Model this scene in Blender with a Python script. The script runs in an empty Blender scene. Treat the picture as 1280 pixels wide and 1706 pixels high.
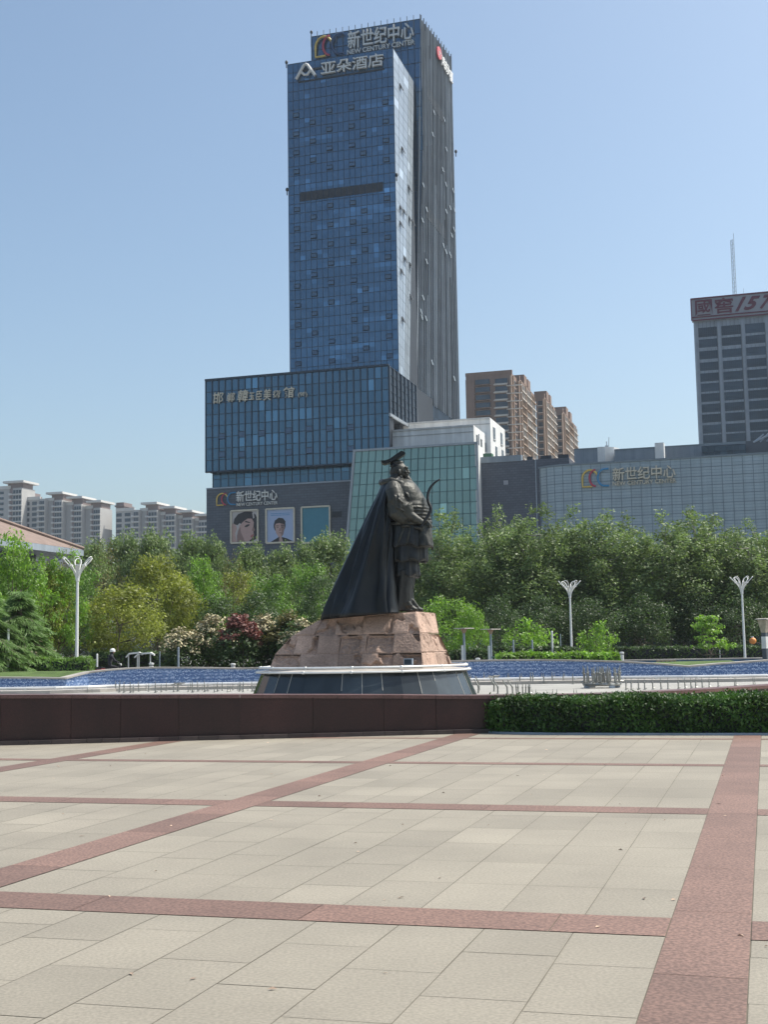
import bpy, bmesh, math, random
import numpy as np
from mathutils import Vector, Matrix, noise
R = math.radians
rnd = random.Random(7)
sc = bpy.context.scene
col = sc.collection

# ------------------------------------------------------------------ camera, world, sun, exposure
F, PITCH, ROLL, EYE = 2080.0, R(6.23), R(0.95), 1.6
cp, sp, cr, sr = math.cos(PITCH), math.sin(PITCH), math.cos(ROLL), math.sin(ROLL)
cam = bpy.data.cameras.new('camera'); camo = bpy.data.objects.new('camera', cam); col.objects.link(camo)
cam.sensor_fit = 'VERTICAL'; cam.sensor_height = 36.0; cam.lens = 36.0 * F / 1706.0
cam.clip_start = 0.1; cam.clip_end = 9000
_R = Vector((cr, sr * sp, -sr * cp)); _U = Vector((sr, -cr * sp, cr * cp)); _B = Vector((0, -cp, -sp))
M = Matrix((_R, _U, _B)).transposed().to_4x4(); M.translation = (0, 0, EYE)
camo.matrix_world = M
sc.camera = camo
SUN_EL, SUN_AZ = 56.0, 76.0            # azimuth from +Y towards +X
w = bpy.data.worlds.new('World'); sc.world = w; w.use_nodes = True
nt = w.node_tree; bg = nt.nodes['Background']
sky = nt.nodes.new('ShaderNodeTexSky'); sky.sky_type = 'NISHITA'; sky.sun_disc = False
sky.sun_elevation = R(SUN_EL); sky.sun_rotation = R(SUN_AZ)
sky.air_density = 1.0; sky.dust_density = 3.2; sky.ozone_density = 1.0; sky.altitude = 50
tn = nt.nodes.new('ShaderNodeVectorMath'); tn.operation = 'MULTIPLY'; tn.inputs[1].default_value = (1.0, 1.075, 1.05)
nt.links.new(sky.outputs[0], tn.inputs[0]); nt.links.new(tn.outputs[0], bg.inputs[0]); bg.inputs[1].default_value = 0.15
sun = bpy.data.lights.new('sun', 'SUN'); suno = bpy.data.objects.new('sun', sun); col.objects.link(suno)
sun.energy = 4.4; sun.angle = R(0.53); sun.color = (1.0, 0.95, 0.87)
sdir = Vector((math.cos(R(SUN_EL)) * math.sin(R(SUN_AZ)), math.cos(R(SUN_EL)) * math.cos(R(SUN_AZ)), math.sin(R(SUN_EL))))
suno.rotation_euler = sdir.to_track_quat('Z', 'Y').to_euler(); suno.location = sdir * 200
sc.view_settings.view_transform = 'Standard'; sc.view_settings.look = 'None'
sc.view_settings.exposure = 0.22; sc.view_settings.gamma = 1.0

# ------------------------------------------------------------------ geometry helpers
CAM = Vector((0, 0, EYE))
def ray(x, y):
    u = (x - 640) / F; v = -(y - 853) / F
    a = u * cr + v * sr; b = -u * sr + v * cr
    return Vector((a, cp - b * sp, sp + b * cp))
def G(x, y, z=0.0):                       # pixel of the photograph on the level z
    d = ray(x, y); return CAM + d * ((z - EYE) / d.z)
def P(x, y, Y):                           # pixel of the photograph at distance Y
    d = ray(x, y); return CAM + d * (Y / d.y)
def proj(p):
    q = Vector(p) - CAM
    return 640 + F * q.dot(_R) / -q.dot(_B), 853 - F * q.dot(_U) / -q.dot(_B)
GA = R(16.7)
E1 = Vector((math.cos(GA), -math.sin(GA), 0)); E2 = Vector((math.sin(GA), math.cos(GA), 0)); UP = Vector((0, 0, 1))
def slide(p0, d, xpix, lo=-200, hi=200):  # walk from p0 along d until the image column is xpix
    f = lambda t: proj(p0 + d * t)[0] - xpix
    a, b = lo, hi; fa = f(a)
    for _ in range(60):
        m = (a + b) / 2; fm = f(m)
        if (fa < 0) == (fm < 0): a, fa = m, fm
        else: b = m
    return p0 + d * ((a + b) / 2)
class Plane:                              # upright plane with horizontal direction e, outward normal n
    def __init__(s, p0, e, n): s.p0 = Vector((p0.x, p0.y, 0)); s.e = e.normalized(); s.n = n.normalized()
    def hit(s, x, y):
        d = ray(x, y); t = (s.p0 - CAM).dot(s.n) / d.dot(s.n); q = CAM + d * t
        return (q - s.p0).dot(s.e), q.z
    def pt(s, u, z, off=0.0): return s.p0 + s.e * u + s.n * off + UP * z
    def back(s, dist): return Plane(s.p0 - s.n * dist, s.e, s.n)

class MB:
    def __init__(s): s.v = []; s.f = []; s.t = []
    def add(s, vs, fs, tint=1.0):
        n = len(s.v); s.v += [tuple(p) for p in vs]
        for f in fs: s.f.append([i + n for i in f]); s.t.append(tint)
    def quad(s, a, b, c, d, tint=1.0): s.add([a, b, c, d], [(0, 1, 2, 3)], tint)
    def hexa(s, p, tint=1.0):             # p: 4 bottom then 4 top
        s.add(p, [(3, 2, 1, 0), (4, 5, 6, 7), (0, 1, 5, 4), (1, 2, 6, 5), (2, 3, 7, 6), (3, 0, 4, 7)], tint)
    def box(s, c, sx, sy, sz, ex=Vector((1, 0, 0)), ey=Vector((0, 1, 0)), ez=UP, tint=1.0):
        c = Vector(c); a = ex * (sx / 2); b = ey * (sy / 2); h = ez * (sz / 2)
        s.hexa([c - a - b - h, c + a - b - h, c + a + b - h, c - a + b - h, c - a - b + h, c + a - b + h, c + a + b + h, c - a + b + h], tint)
    def bar(s, p, q, wid, dep, n, tint=1.0):   # bar from p to q; n: normal of the face it lies on, it stands dep out of it
        p, q, n = Vector(p), Vector(q), Vector(n); d = (q - p).normalized(); x = d.cross(n).normalized() * (wid / 2)
        s.hexa([p - x, p + x, p + x + n * dep, p - x + n * dep, q - x, q + x, q + x + n * dep, q - x + n * dep], tint)
    def prism(s, poly, z0, z1, tint=1.0):
        n = len(poly); vs = [(p[0], p[1], z0) for p in poly] + [(p[0], p[1], z1) for p in poly]
        s.add(vs, [list(range(n - 1, -1, -1)), list(range(n, 2 * n))] + [(i, (i + 1) % n, n + (i + 1) % n, n + i) for i in range(n)], tint)
    def sweep(s, poly, d, tint=1.0):      # polygon of points pushed along the vector d
        n = len(poly); d = Vector(d); vs = [Vector(p) for p in poly] + [Vector(p) + d for p in poly]
        s.add(vs, [list(range(n - 1, -1, -1)), list(range(n, 2 * n))] + [(i, (i + 1) % n, n + (i + 1) % n, n + i) for i in range(n)], tint)
    def tube(s, pts, rad, n=8, tint=1.0, cap=True):
        pts = [Vector(p) for p in pts]
        if not hasattr(rad, '__len__'): rad = [rad] * len(pts)
        vs = []; x = None
        for i, p in enumerate(pts):
            d = (pts[min(i + 1, len(pts) - 1)] - pts[max(i - 1, 0)]).normalized()
            if x is None: x = d.orthogonal().normalized()
            x = (x - d * x.dot(d)).normalized(); y = d.cross(x)
            for k in range(n):
                a = 2 * math.pi * k / n; vs.append(p + (x * math.cos(a) + y * math.sin(a)) * rad[i])
        fs = [(i * n + k, i * n + (k + 1) % n, (i + 1) * n + (k + 1) % n, (i + 1) * n + k) for i in range(len(pts) - 1) for k in range(n)]
        if cap: fs += [list(range(n - 1, -1, -1)), [(len(pts) - 1) * n + k for k in range(n)]]
        s.add(vs, fs, tint)
    def lathe(s, c, prof, n=24, tint=1.0, ex=Vector((1, 0, 0)), ey=Vector((0, 1, 0)), ez=UP):
        c = Vector(c); vs = []
        for r_, z in prof:
            for k in range(n):
                a = 2 * math.pi * k / n; vs.append(c + ex * (r_ * math.cos(a)) + ey * (r_ * math.sin(a)) + ez * z)
        m = len(prof)
        fs = [(i * n + k, i * n + (k + 1) % n, (i + 1) * n + (k + 1) % n, (i + 1) * n + k) for i in range(m - 1) for k in range(n)]
        fs += [list(range(n - 1, -1, -1)), [(m - 1) * n + k for k in range(n)]]
        s.add(vs, fs, tint)
    def ball(s, c, rx, ry, rz, ex=Vector((1, 0, 0)), ey=Vector((0, 1, 0)), ez=UP, n=14, m=9, tint=1.0):
        s.lathe(c, [(max(1e-3, math.sin(math.pi * i / m)), -math.cos(math.pi * i / m)) for i in range(m + 1)], n, tint, ex * rx, ey * ry, ez * rz)
    def ring(s, c, r_, th, n=64, m=8, tint=1.0):
        c = Vector(c); vs = []
        for i in range(n):
            a = 2 * math.pi * i / n
            for k in range(m):
                b = 2 * math.pi * k / m; q = r_ + th * math.cos(b)
                vs.append(c + Vector((q * math.cos(a), q * math.sin(a), th * math.sin(b))))
        s.add(vs, [(i * m + k, ((i + 1) % n) * m + k, ((i + 1) % n) * m + (k + 1) % m, i * m + (k + 1) % m) for i in range(n) for k in range(m)], tint)
    def build(s, name, mat, parent=None, smooth=False):
        me = bpy.data.meshes.new(name)
        off = parent_loc(parent)
        me.from_pydata([(x - off[0], y - off[1], z - off[2]) for x, y, z in s.v], [], s.f)
        at = me.attributes.new('tint', 'FLOAT', 'FACE'); at.data.foreach_set('value', s.t)
        if smooth: me.polygons.foreach_set('use_smooth', [True] * len(me.polygons))
        me.materials.append(mat); me.update()
        o = bpy.data.objects.new(name, me); col.objects.link(o)
        if parent is not None: o.parent = parent
        return o
def parent_loc(p):
    o = Vector((0, 0, 0))
    while p is not None: o += p.location; p = p.parent
    return o
def fix_normals(o):
    bm = bmesh.new(); bm.from_mesh(o.data); bmesh.ops.recalc_face_normals(bm, faces=bm.faces); bm.to_mesh(o.data); bm.free(); return o
def tag(o, label=None, cat=None, group=None, kind=None):
    if label: o['label'] = label
    if cat: o['category'] = cat
    if group: o['group'] = group
    if kind: o['kind'] = kind
    return o
def thing(name, label, cat, loc=(0, 0, 0), group=None):
    o = bpy.data.objects.new(name, None); col.objects.link(o); o.location = loc; o.empty_display_size = .2
    return tag(o, label, cat, group)
def dup(root, loc, rz=0.0, scale=1.0, label=None, group=None):
    def cpy(o, par):
        c = o.copy(); col.objects.link(c)
        if par is not None: c.parent = par
        for ch in o.children: cpy(ch, c)
        return c
    r_ = cpy(root, None); r_.location = loc; r_.rotation_euler = (0, 0, rz)
    r_.scale = (scale,) * 3 if not hasattr(scale, '__len__') else scale
    if label: r_['label'] = label
    if group: r_['group'] = group
    return r_
def place(o, loc, rz=0.0, scale=1.0):
    o.location = loc; o.rotation_euler = (0, 0, rz); o.scale = (scale,) * 3 if not hasattr(scale, '__len__') else scale
    return o

# ------------------------------------------------------------------ materials
def mat(name, c, rough=.6, metal=0.0, var=.12, vs=1.5, bump=0.0, bs=12.0, spec=.5, speck=0.0, ss=60.0, streak=0.0, space='Object', trans=None):
    m = bpy.data.materials.new(name); m.use_nodes = True; t = m.node_tree; N = t.nodes; L = t.links
    b = N['Principled BSDF']; b.inputs['Roughness'].default_value = rough; b.inputs['Metallic'].default_value = metal
    b.inputs['Specular IOR Level'].default_value = spec
    tc = N.new('ShaderNodeTexCoord'); src = tc.outputs[space]
    if space == 'World': pass
    no = N.new('ShaderNodeTexNoise'); no.inputs['Scale'].default_value = vs; no.inputs['Detail'].default_value = 5; no.inputs['Roughness'].default_value = .6
    L.new(src, no.inputs['Vector'])
    mr = N.new('ShaderNodeMapRange'); mr.inputs[1].default_value = .3; mr.inputs[2].default_value = .7; mr.inputs[3].default_value = 1 - var; mr.inputs[4].default_value = 1 + var
    L.new(no.outputs[0], mr.inputs[0])
    at = N.new('ShaderNodeAttribute'); at.attribute_name = 'tint'
    mu = N.new('ShaderNodeMath'); mu.operation = 'MULTIPLY'; L.new(mr.outputs[0], mu.inputs[0]); L.new(at.outputs['Fac'], mu.inputs[1])
    val = mu.outputs[0]
    if speck:
        n2 = N.new('ShaderNodeTexNoise'); n2.inputs['Scale'].default_value = ss; n2.inputs['Detail'].default_value = 2; L.new(src, n2.inputs['Vector'])
        m2 = N.new('ShaderNodeMapRange'); m2.inputs[1].default_value = .35; m2.inputs[2].default_value = .65; m2.inputs[3].default_value = 1 - speck; m2.inputs[4].default_value = 1 + speck
        L.new(n2.outputs[0], m2.inputs[0]); m3 = N.new('ShaderNodeMath'); m3.operation = 'MULTIPLY'; L.new(val, m3.inputs[0]); L.new(m2.outputs[0], m3.inputs[1]); val = m3.outputs[0]
    if streak:
        mp = N.new('ShaderNodeMapping'); mp.inputs['Scale'].default_value = (1.2, 1.2, .06); L.new(src, mp.inputs[0])
        n2 = N.new('ShaderNodeTexNoise'); n2.inputs['Scale'].default_value = 1.0; n2.inputs['Detail'].default_value = 4; L.new(mp.outputs[0], n2.inputs['Vector'])
        m2 = N.new('ShaderNodeMapRange'); m2.inputs[1].default_value = .35; m2.inputs[2].default_value = .65; m2.inputs[3].default_value = 1 - streak; m2.inputs[4].default_value = 1.0
        L.new(n2.outputs[0], m2.inputs[0]); m3 = N.new('ShaderNodeMath'); m3.operation = 'MULTIPLY'; L.new(val, m3.inputs[0]); L.new(m2.outputs[0], m3.inputs[1]); val = m3.outputs[0]
    vm = N.new('ShaderNodeVectorMath'); vm.operation = 'SCALE'; vm.inputs[0].default_value = c; L.new(val, vm.inputs['Scale'])
    L.new(vm.outputs[0], b.inputs['Base Color'])
    if bump:
        n3 = N.new('ShaderNodeTexNoise'); n3.inputs['Scale'].default_value = bs; n3.inputs['Detail'].default_value = 6; L.new(src, n3.inputs['Vector'])
        bp = N.new('ShaderNodeBump'); bp.inputs['Strength'].default_value = bump; bp.inputs['Distance'].default_value = .05
        L.new(n3.outputs[0], bp.inputs['Height']); L.new(bp.outputs[0], b.inputs['Normal'])
    if trans:
        tr = N.new('ShaderNodeBsdfTranslucent'); v2 = N.new('ShaderNodeVectorMath'); v2.operation = 'SCALE'; v2.inputs[0].default_value = trans; L.new(val, v2.inputs['Scale'])
        L.new(v2.outputs[0], tr.inputs['Color']); ad = N.new('ShaderNodeAddShader'); L.new(b.outputs[0], ad.inputs[0]); L.new(tr.outputs[0], ad.inputs[1])
        L.new(ad.outputs[0], N['Material Output'].inputs['Surface'])
    return m
MT = {}
MT['paver'] = mat('paving_granite', (.266, .239, .190), .78, var=.13, vs=.55, speck=.12, ss=52, bump=.08, bs=90)
MT['paver_red'] = mat('red_granite', (.185, .112, .086), .62, var=.12, vs=1.2, speck=.32, ss=46)
MT['joint'] = mat('joint_sand', (.145, .130, .10), .95, var=.25, vs=3)
MT['ground'] = mat('ground_asphalt', (.20, .195, .18), .9, var=.2, vs=.08)
MT['maroon'] = mat('maroon_granite', (.040, .0135, .0125), .36, var=.25, vs=1.2, speck=.25, ss=45, streak=.25)
MT['maroon_top'] = mat('maroon_granite_coping', (.14, .072, .062), .42, var=.15, vs=2, speck=.2, ss=40)
MT['maroon_base'] = mat('maroon_kerb', (.07, .05, .045), .6, var=.3, vs=2)
MT['pool'] = mat('pool_concrete', (.335, .325, .295), .8, var=.16, vs=.5, streak=0)
MT['coping'] = mat('pale_stone_coping', (.40, .37, .33), .7, var=.2, vs=1.5)
MT['white_pipe'] = mat('white_pipe', (.72, .72, .70), .35, metal=.2, var=.1)
MT['steel'] = mat('stainless_steel', (.30, .30, .28), .42, metal=.75, var=.2, vs=4)
MT['white_metal'] = mat('white_metal', (.80, .80, .78), .4, var=.05)
MT['blackstone'] = mat('black_granite', (.035, .045, .052), .16, var=.25, vs=1.0, streak=.3)
MT['seam'] = mat('pale_seam', (.35, .34, .31), .8)
MT['pinkstone'] = mat('pink_granite', (.46, .318, .245), .85, var=.22, vs=1.6, speck=.16, ss=22, bump=.5, bs=14, streak=.35)
MT['bronze'] = mat('lit_tone_bronze', (.040, .041, .034), .52, metal=.2, var=.42, vs=2.2, bump=.45, bs=8, streak=.3)  # lit copy of the bronze: torso, sash and boots lightened as if sunlit
MT['bronze_dark'] = mat('deep_shade_bronze', (.0125, .0145, .016), .42, metal=.4, var=.35, vs=1.6, bump=.3, bs=5, streak=.35)  # darkest copy: the shade on the cape is put into the bronze colour
MT['bronze_shaded'] = mat('shade_toned_bronze', (.017, .019, .019), .5, metal=.2, var=.45, vs=2.0, bump=.45, bs=7, streak=.35)  # shaded copy of the same bronze: robe and legs coloured darker for their shade
MT['glass_blue'] = mat('blue_curtain_glass', (.074, .155, .252), .16, metal=.55, var=.13, vs=.04)
MT['glass_box'] = mat('box_curtain_glass', (.070, .150, .225), .15, metal=.55, var=.07, vs=.06)
MT['glass_pale'] = mat('pale_side_glass', (.33, .38, .43), .3, metal=.3, var=.06, vs=.1)
MT['glass_grey'] = mat('grey_side_glass', (.052, .078, .112), .3, metal=.4, var=.1, vs=.05)
MT['mull_dark'] = mat('dark_mullion', (.018, .038, .066), .5, var=.1)
MT['mull_grey'] = mat('grey_mullion', (.16, .20, .23), .5, var=.1)
MT['louver'] = mat('dark_louver', (.022, .03, .042), .6, var=.15, vs=.6)
MT['fin'] = mat('pale_fin', (.29, .32, .35), .5, metal=.3, var=.12, vs=.3)
MT['glass_green'] = mat('green_curtain_glass', (.20, .32, .31), .18, metal=.45, var=.08, vs=.08)
MT['greystone'] = mat('dark_grey_cladding', (.082, .098, .118), .6, var=.12, vs=.2)
MT['mallpanel'] = mat('pale_blue_grey_panel', (.33, .40, .44), .45, metal=.25, var=.07, vs=.12, streak=.10)
MT['roofpanel'] = mat('grey_roof_panel', (.22, .26, .30), .55, var=.1, vs=.3, streak=.15)
MT['white_wall'] = mat('white_render', (.74, .74, .72), .8, var=.08, vs=.4, streak=.22)
MT['window_dark'] = mat('dark_window', (.04, .05, .06), .15, metal=.3, var=.3, vs=.5)
MT['window_blue'] = mat('bluish_window', (.040, .062, .085), .12, metal=.35, var=.3, vs=.3)
MT['frame_white'] = mat('white_frame', (.62, .62, .60), .6)
MT['frame_grey'] = mat('grey_concrete', (.31, .36, .415), .7, var=.12, vs=.5, streak=.2)
MT['brownwall'] = mat('brown_render', (.225, .152, .122), .85, var=.10, vs=.25, streak=.15)
MT['tanwall'] = mat('tan_render', (.36, .26, .19), .85, var=.10, vs=.25)
MT['slab'] = mat('pale_balcony', (.55, .50, .45), .8, var=.12, vs=.5)
MT['flatwall'] = mat('pale_block_wall', (.40, .395, .385), .85, var=.06, vs=.1)
MT['flatbrown'] = mat('taupe_penthouse', (.21, .165, .16), .85, var=.1, vs=.1)
MT['tile_roof'] = mat('brown_roof_tile', (.225, .165, .138), .85, var=.18, vs=1.2, bump=.5, bs=4)
MT['lead'] = mat('letter_silver', (.62, .61, .58), .4, metal=.2, var=.08)
MT['gold_letter'] = mat('letter_champagne', (.55, .50, .40), .45, metal=.2, var=.1)
MT['letter_shadow'] = mat('letter_side', (.02, .02, .02), .8)
MT['yellow'] = mat('emblem_yellow', (.62, .45, .12), .45)
MT['red'] = mat('emblem_red', (.42, .05, .09), .45)
MT['blue'] = mat('emblem_blue', (.04, .22, .42), .45)
MT['navy'] = mat('emblem_navy', (.03, .07, .16), .45)
MT['signred'] = mat('sign_red', (.11, .018, .045), .55)
MT['signgrey'] = mat('sign_grey', (.28, .29, .325), .55, var=.08, vs=.3)
MT['bark'] = mat('bark', (.13, .105, .08), .9, var=.35, vs=3, bump=.6, bs=8)
MT['bark_pale'] = mat('pale_bark', (.25, .24, .20), .9, var=.45, vs=2.5, bump=.3, bs=8)
def leafmat(name, c, tr): return mat(name, c, .55, var=.22, vs=.35, spec=.35, trans=tr)
MT['leaf_plane'] = leafmat('plane_leaves', (.100, .138, .050), (.070, .104, .026))
MT['leaf_yellow'] = leafmat('yellow_green_leaves', (.140, .158, .030), (.120, .140, .016))
MT['leaf_green'] = leafmat('green_leaves', (.082, .140, .030), (.072, .135, .016))
MT['leaf_fresh'] = leafmat('fresh_green_leaves', (.098, .172, .026), (.095, .180, .014))
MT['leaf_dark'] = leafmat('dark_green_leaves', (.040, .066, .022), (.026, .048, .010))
MT['leaf_olive'] = leafmat('olive_leaves', (.105, .095, .030), (.050, .050, .012))
MT['leaf_red'] = leafmat('red_leaves', (.155, .068, .056), (.06, .018, .014))
MT['blossom'] = mat('cream_blossom', (.44, .385, .235), .7, var=.15, vs=1)
MT['leaf_cedar'] = leafmat('cedar_needles', (.105, .175, .050), (.060, .110, .022))
MT['grass'] = mat('lawn_grass', (.075, .125, .025), .9, var=.35, vs=2.0, bump=.6, bs=30)
MT['black'] = mat('dark_plastic', (.02, .02, .022), .5)
MT['redpaint'] = mat('red_paint', (.35, .03, .03), .35)
MT['cloth_dark'] = mat('dark_cloth', (.035, .035, .042), .9)
MT['skin'] = mat('skin', (.42, .27, .20), .6)
MT['orange'] = mat('orange_shell', (.75, .28, .07), .5)
MT['brown_cover'] = mat('brown_cover', (.085, .05, .042), .8, var=.25, vs=1.5)
MT['benchgreen'] = mat('green_bench_paint', (.05, .12, .10), .5)
MT['teal'] = mat('teal_poster', (.045, .20, .27), .4, var=.05)
MT['posterblue'] = mat('pale_blue_poster', (.33, .41, .58), .4, var=.04, vs=.1)
MT['posterwarm'] = mat('warm_grey_poster', (.45, .42, .41), .4, var=.04)
MT['face'] = mat('printed_skin', (.42, .28, .25), .5, var=.05)
MT['pale_cap'] = mat('pale_roof_slab', (.56, .55, .53), .8, var=.06, vs=.2)
MT['face_dark'] = mat('printed_skin_dark', (.24, .15, .135), .5, var=.05)
MT['lip'] = mat('printed_lip', (.30, .10, .10), .5, var=.05)
MT['ink'] = mat('printed_black', (.02, .018, .022), .5)

def mosaic():
    m = bpy.data.materials.new('blue_mosaic_tile'); m.use_nodes = True; t = m.node_tree; N = t.nodes; L = t.links
    b = N['Principled BSDF']; b.inputs['Roughness'].default_value = .25
    at = N.new('ShaderNodeTexCoord'); uv = at.outputs['UV']
    # small square tiles laid in wavy rows of three blues
    sn = N.new('ShaderNodeVectorMath'); sn.operation = 'SNAP'; sn.inputs[1].default_value = (.042, .042, .042); L.new(uv, sn.inputs[0])
    wv = N.new('ShaderNodeTexWave'); wv.inputs['Scale'].default_value = 2.1; wv.inputs['Distortion'].default_value = 5.0; wv.inputs['Detail'].default_value = 1; wv.inputs['Detail Scale'].default_value = 3.0
    wv.bands_direction = 'Y'; L.new(sn.outputs[0], wv.inputs['Vector'])
    wn = N.new('ShaderNodeTexWhiteNoise'); wn.noise_dimensions = '3D'; L.new(sn.outputs[0], wn.inputs['Vector'])
    ad = N.new('ShaderNodeMath'); ad.operation = 'MULTIPLY_ADD'; ad.inputs[1].default_value = .50; L.new(wn.outputs['Value'], ad.inputs[0])
    m1 = N.new('ShaderNodeMath'); m1.operation = 'MULTIPLY'; m1.inputs[1].default_value = .42; L.new(wv.outputs['Fac'], m1.inputs[0]); L.new(m1.outputs[0], ad.inputs[2])
    rp = N.new('ShaderNodeValToRGB'); e = rp.color_ramp.elements; e[0].position = .2; e[0].color = (.075, .14, .31, 1); e[1].position = .95; e[1].color = (.58, .68, .84, 1)
    k = e.new(.55); k.color = (.17, .27, .49, 1)
    L.new(ad.outputs[0], rp.inputs[0]); L.new(rp.outputs[0], b.inputs['Base Color'])
    return m
MT['mosaic'] = mosaic()
def courses(name, c, bw, bh, mortar, k=.6, var=.12, ax=E1):
    m = bpy.data.materials.new(name); m.use_nodes = True; t = m.node_tree; N = t.nodes; L = t.links
    b = N['Principled BSDF']; b.inputs['Roughness'].default_value = .65
    ge = N.new('ShaderNodeNewGeometry'); dt = N.new('ShaderNodeVectorMath'); dt.operation = 'DOT_PRODUCT'; dt.inputs[1].default_value = ax; L.new(ge.outputs['Position'], dt.inputs[0])
    sx = N.new('ShaderNodeSeparateXYZ'); L.new(ge.outputs['Position'], sx.inputs[0]); cx = N.new('ShaderNodeCombineXYZ'); L.new(dt.outputs['Value'], cx.inputs[0]); L.new(sx.outputs[2], cx.inputs[1])
    br = N.new('ShaderNodeTexBrick'); br.inputs['Scale'].default_value = 1; br.inputs['Brick Width'].default_value = bw; br.inputs['Row Height'].default_value = bh; br.inputs['Mortar Size'].default_value = mortar
    br.inputs['Color1'].default_value = [x * (1 - var) for x in c] + [1]; br.inputs['Color2'].default_value = [x * (1 + var) for x in c] + [1]; br.inputs['Mortar'].default_value = [x * k for x in c] + [1]
    L.new(cx.outputs[0], br.inputs['Vector']); L.new(br.outputs[0], b.inputs['Base Color'])
    return m
MT['stone_courses'] = courses('dark_stone_courses', (.085, .102, .125), 1.2, .45, .03)
MT['tile_courses'] = courses('dark_tile_courses', (.085, .098, .125), .8, .40, .03)

# ------------------------------------------------------------------ lettering
def glyphs(body, bold=0.0, shear=0.0):
    c = bpy.data.curves.new('lettering', 'FONT'); c.body = body; c.offset = bold; c.shear = shear; c.resolution_u = 3
    o = bpy.data.objects.new('lettering', c); col.objects.link(o)
    dg = bpy.context.evaluated_depsgraph_get(); dg.update()
    me = bpy.data.meshes.new_from_object(o.evaluated_get(dg))
    v = np.array([x.co[:2] for x in me.vertices]); f = [list(p.vertices) for p in me.polygons]
    ed = {}
    for p in f:
        for i in range(len(p)):
            a, b = p[i], p[(i + 1) % len(p)]; k = (min(a, b), max(a, b)); ed[k] = None if k in ed else (a, b)
    rim = [e for e in ed.values() if e]
    bpy.data.objects.remove(o); bpy.data.curves.remove(c); bpy.data.meshes.remove(me)
    lo = v.min(0); v = (v - lo) / (v.max(0) - lo)
    return v, f, rim
def letters(pl, body, u0, u1, z0, z1, off, depth, m, parent, bold=0.0, shear=0.0, name='lettering'):
    v, f, rim = glyphs(body, bold, shear); b = MB(); n = len(v)
    A = [pl.pt(u0 + x * (u1 - u0), z0 + y * (z1 - z0), off + depth) for x, y in v]; B = [p - pl.n * depth for p in A]
    # faces may come out either way round: both rims get their walls
    b.add(A + B, f + [[a, bb, bb + n, a + n] for a, bb in rim])
    return b.build(name, m, parent)
def letters_px(pl, body, xl, yl, xr, yr, hpx, off, depth, m, parent, **k):
    # baseline from pixel (xl, yl) to (xr, yr); hpx: letter height in pixels at the left end
    u0, za = pl.hit(xl, yl); u1, zb = pl.hit(xr, yr); z0 = (za + zb) / 2; _, z1 = pl.hit(xl, yl - hpx)
    return letters(pl, body, u0, u1, z0, z0 + (z1 - za), off, depth, m, parent, **k)
def arc_tube(pl, pts, off, r_, m, parent, name):
    b = MB(); b.tube([pl.pt(u, z, off) for u, z in pts], r_, 6); return b.build(name, m, parent)
def emblem(pl, x0, x1, y0, y1, off, parent, kinds=('yellow', 'red', 'blue')):
    u0, zt = pl.hit(x0, y0); _, zb = pl.hit(x0, y1); u1, _ = pl.hit(x1, y0); W, H = u1 - u0, zt - zb; th = H * .055
    q = lambda a, b: (u0 + a * W, zb + b * H)
    arc = lambda cx, cy, rx, ry, a0, a1, n=16: [q(cx + rx * math.cos(R(a0 + (a1 - a0) * i / n)), cy + ry * math.sin(R(a0 + (a1 - a0) * i / n))) for i in range(n + 1)]
    arc_tube(pl, [q(.36, .04), q(.02, .04), q(.02, .45)] + arc(.30, .50, .28, .46, 180, 20), off, th, MT[kinds[0]], parent, 'emblem_arch')
    arc_tube(pl, arc(.52, .50, .24, .46, 95, 265), off + .05, th, MT[kinds[1]], parent, 'emblem_ring')
    arc_tube(pl, [q(.98, .97)] + arc(.82, .50, .24, .46, 95, 265) + [q(.98, .03)], off + .1, th, MT[kinds[2]], parent, 'emblem_crescent')

# ------------------------------------------------------------------ facade helpers
def curtain(pl, bl, br, tr, tl, nu, nv, glass, mull, parent, mw=.07, md=.08, tv=.10, hw=None, off=0.0, seed=1, nm='curtain_wall', every=1, patch=0.0):
    """glazed wall on a plane: panes (each a shade of its own) and a grid of bars; corners are (u, z)"""
    r_ = random.Random(seed); g = MB(); b = MB(); n = pl.n
    B = lambda i, j: (lambda s, t: ((bl[0] * (1 - s) + br[0] * s) * (1 - t) + (tl[0] * (1 - s) + tr[0] * s) * t, (bl[1] * (1 - s) + br[1] * s) * (1 - t) + (tl[1] * (1 - s) + tr[1] * s) * t))(i / nu, j / nv)
    for j in range(nv):
        rowt = r_.uniform(1 - tv * .4, 1 + tv * .4)
        pa = r_.random() < patch; p0 = r_.randrange(nu); p1 = p0 + r_.randint(3, 9)
        for i in range(nu):
            c = [B(i, j), B(i + 1, j), B(i + 1, j + 1), B(i, j + 1)]
            k = [r_.uniform(-.006, .006) for _ in range(2)]
            q = [pl.pt(u, z, off + (k[0] if a in (0, 3) else 0) + (k[1] if a > 1 else 0)) for a, (u, z) in enumerate(c)]
            t = rowt * r_.uniform(1 - tv, 1 + tv)
            if r_.random() < .035: t *= r_.uniform(1.25, 1.8)
            if pa and p0 <= i < p1: t *= r_.uniform(1.15, 1.6)
            g.quad(*q, t)
    for i in range(0, nu + 1): 
        p, q = B(i, 0), B(i, nv); b.bar(pl.pt(*p, off), pl.pt(*q, off), mw, md, n)
    for j in range(0, nv + 1, every):
        p, q = B(0, j), B(nu, j); b.bar(pl.pt(*p, off), pl.pt(*q, off), hw or mw, md * .8, n)
    a = g.build(nm, glass, parent); c = b.build('mullion_grid', mull, parent)
    return a, c
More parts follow.
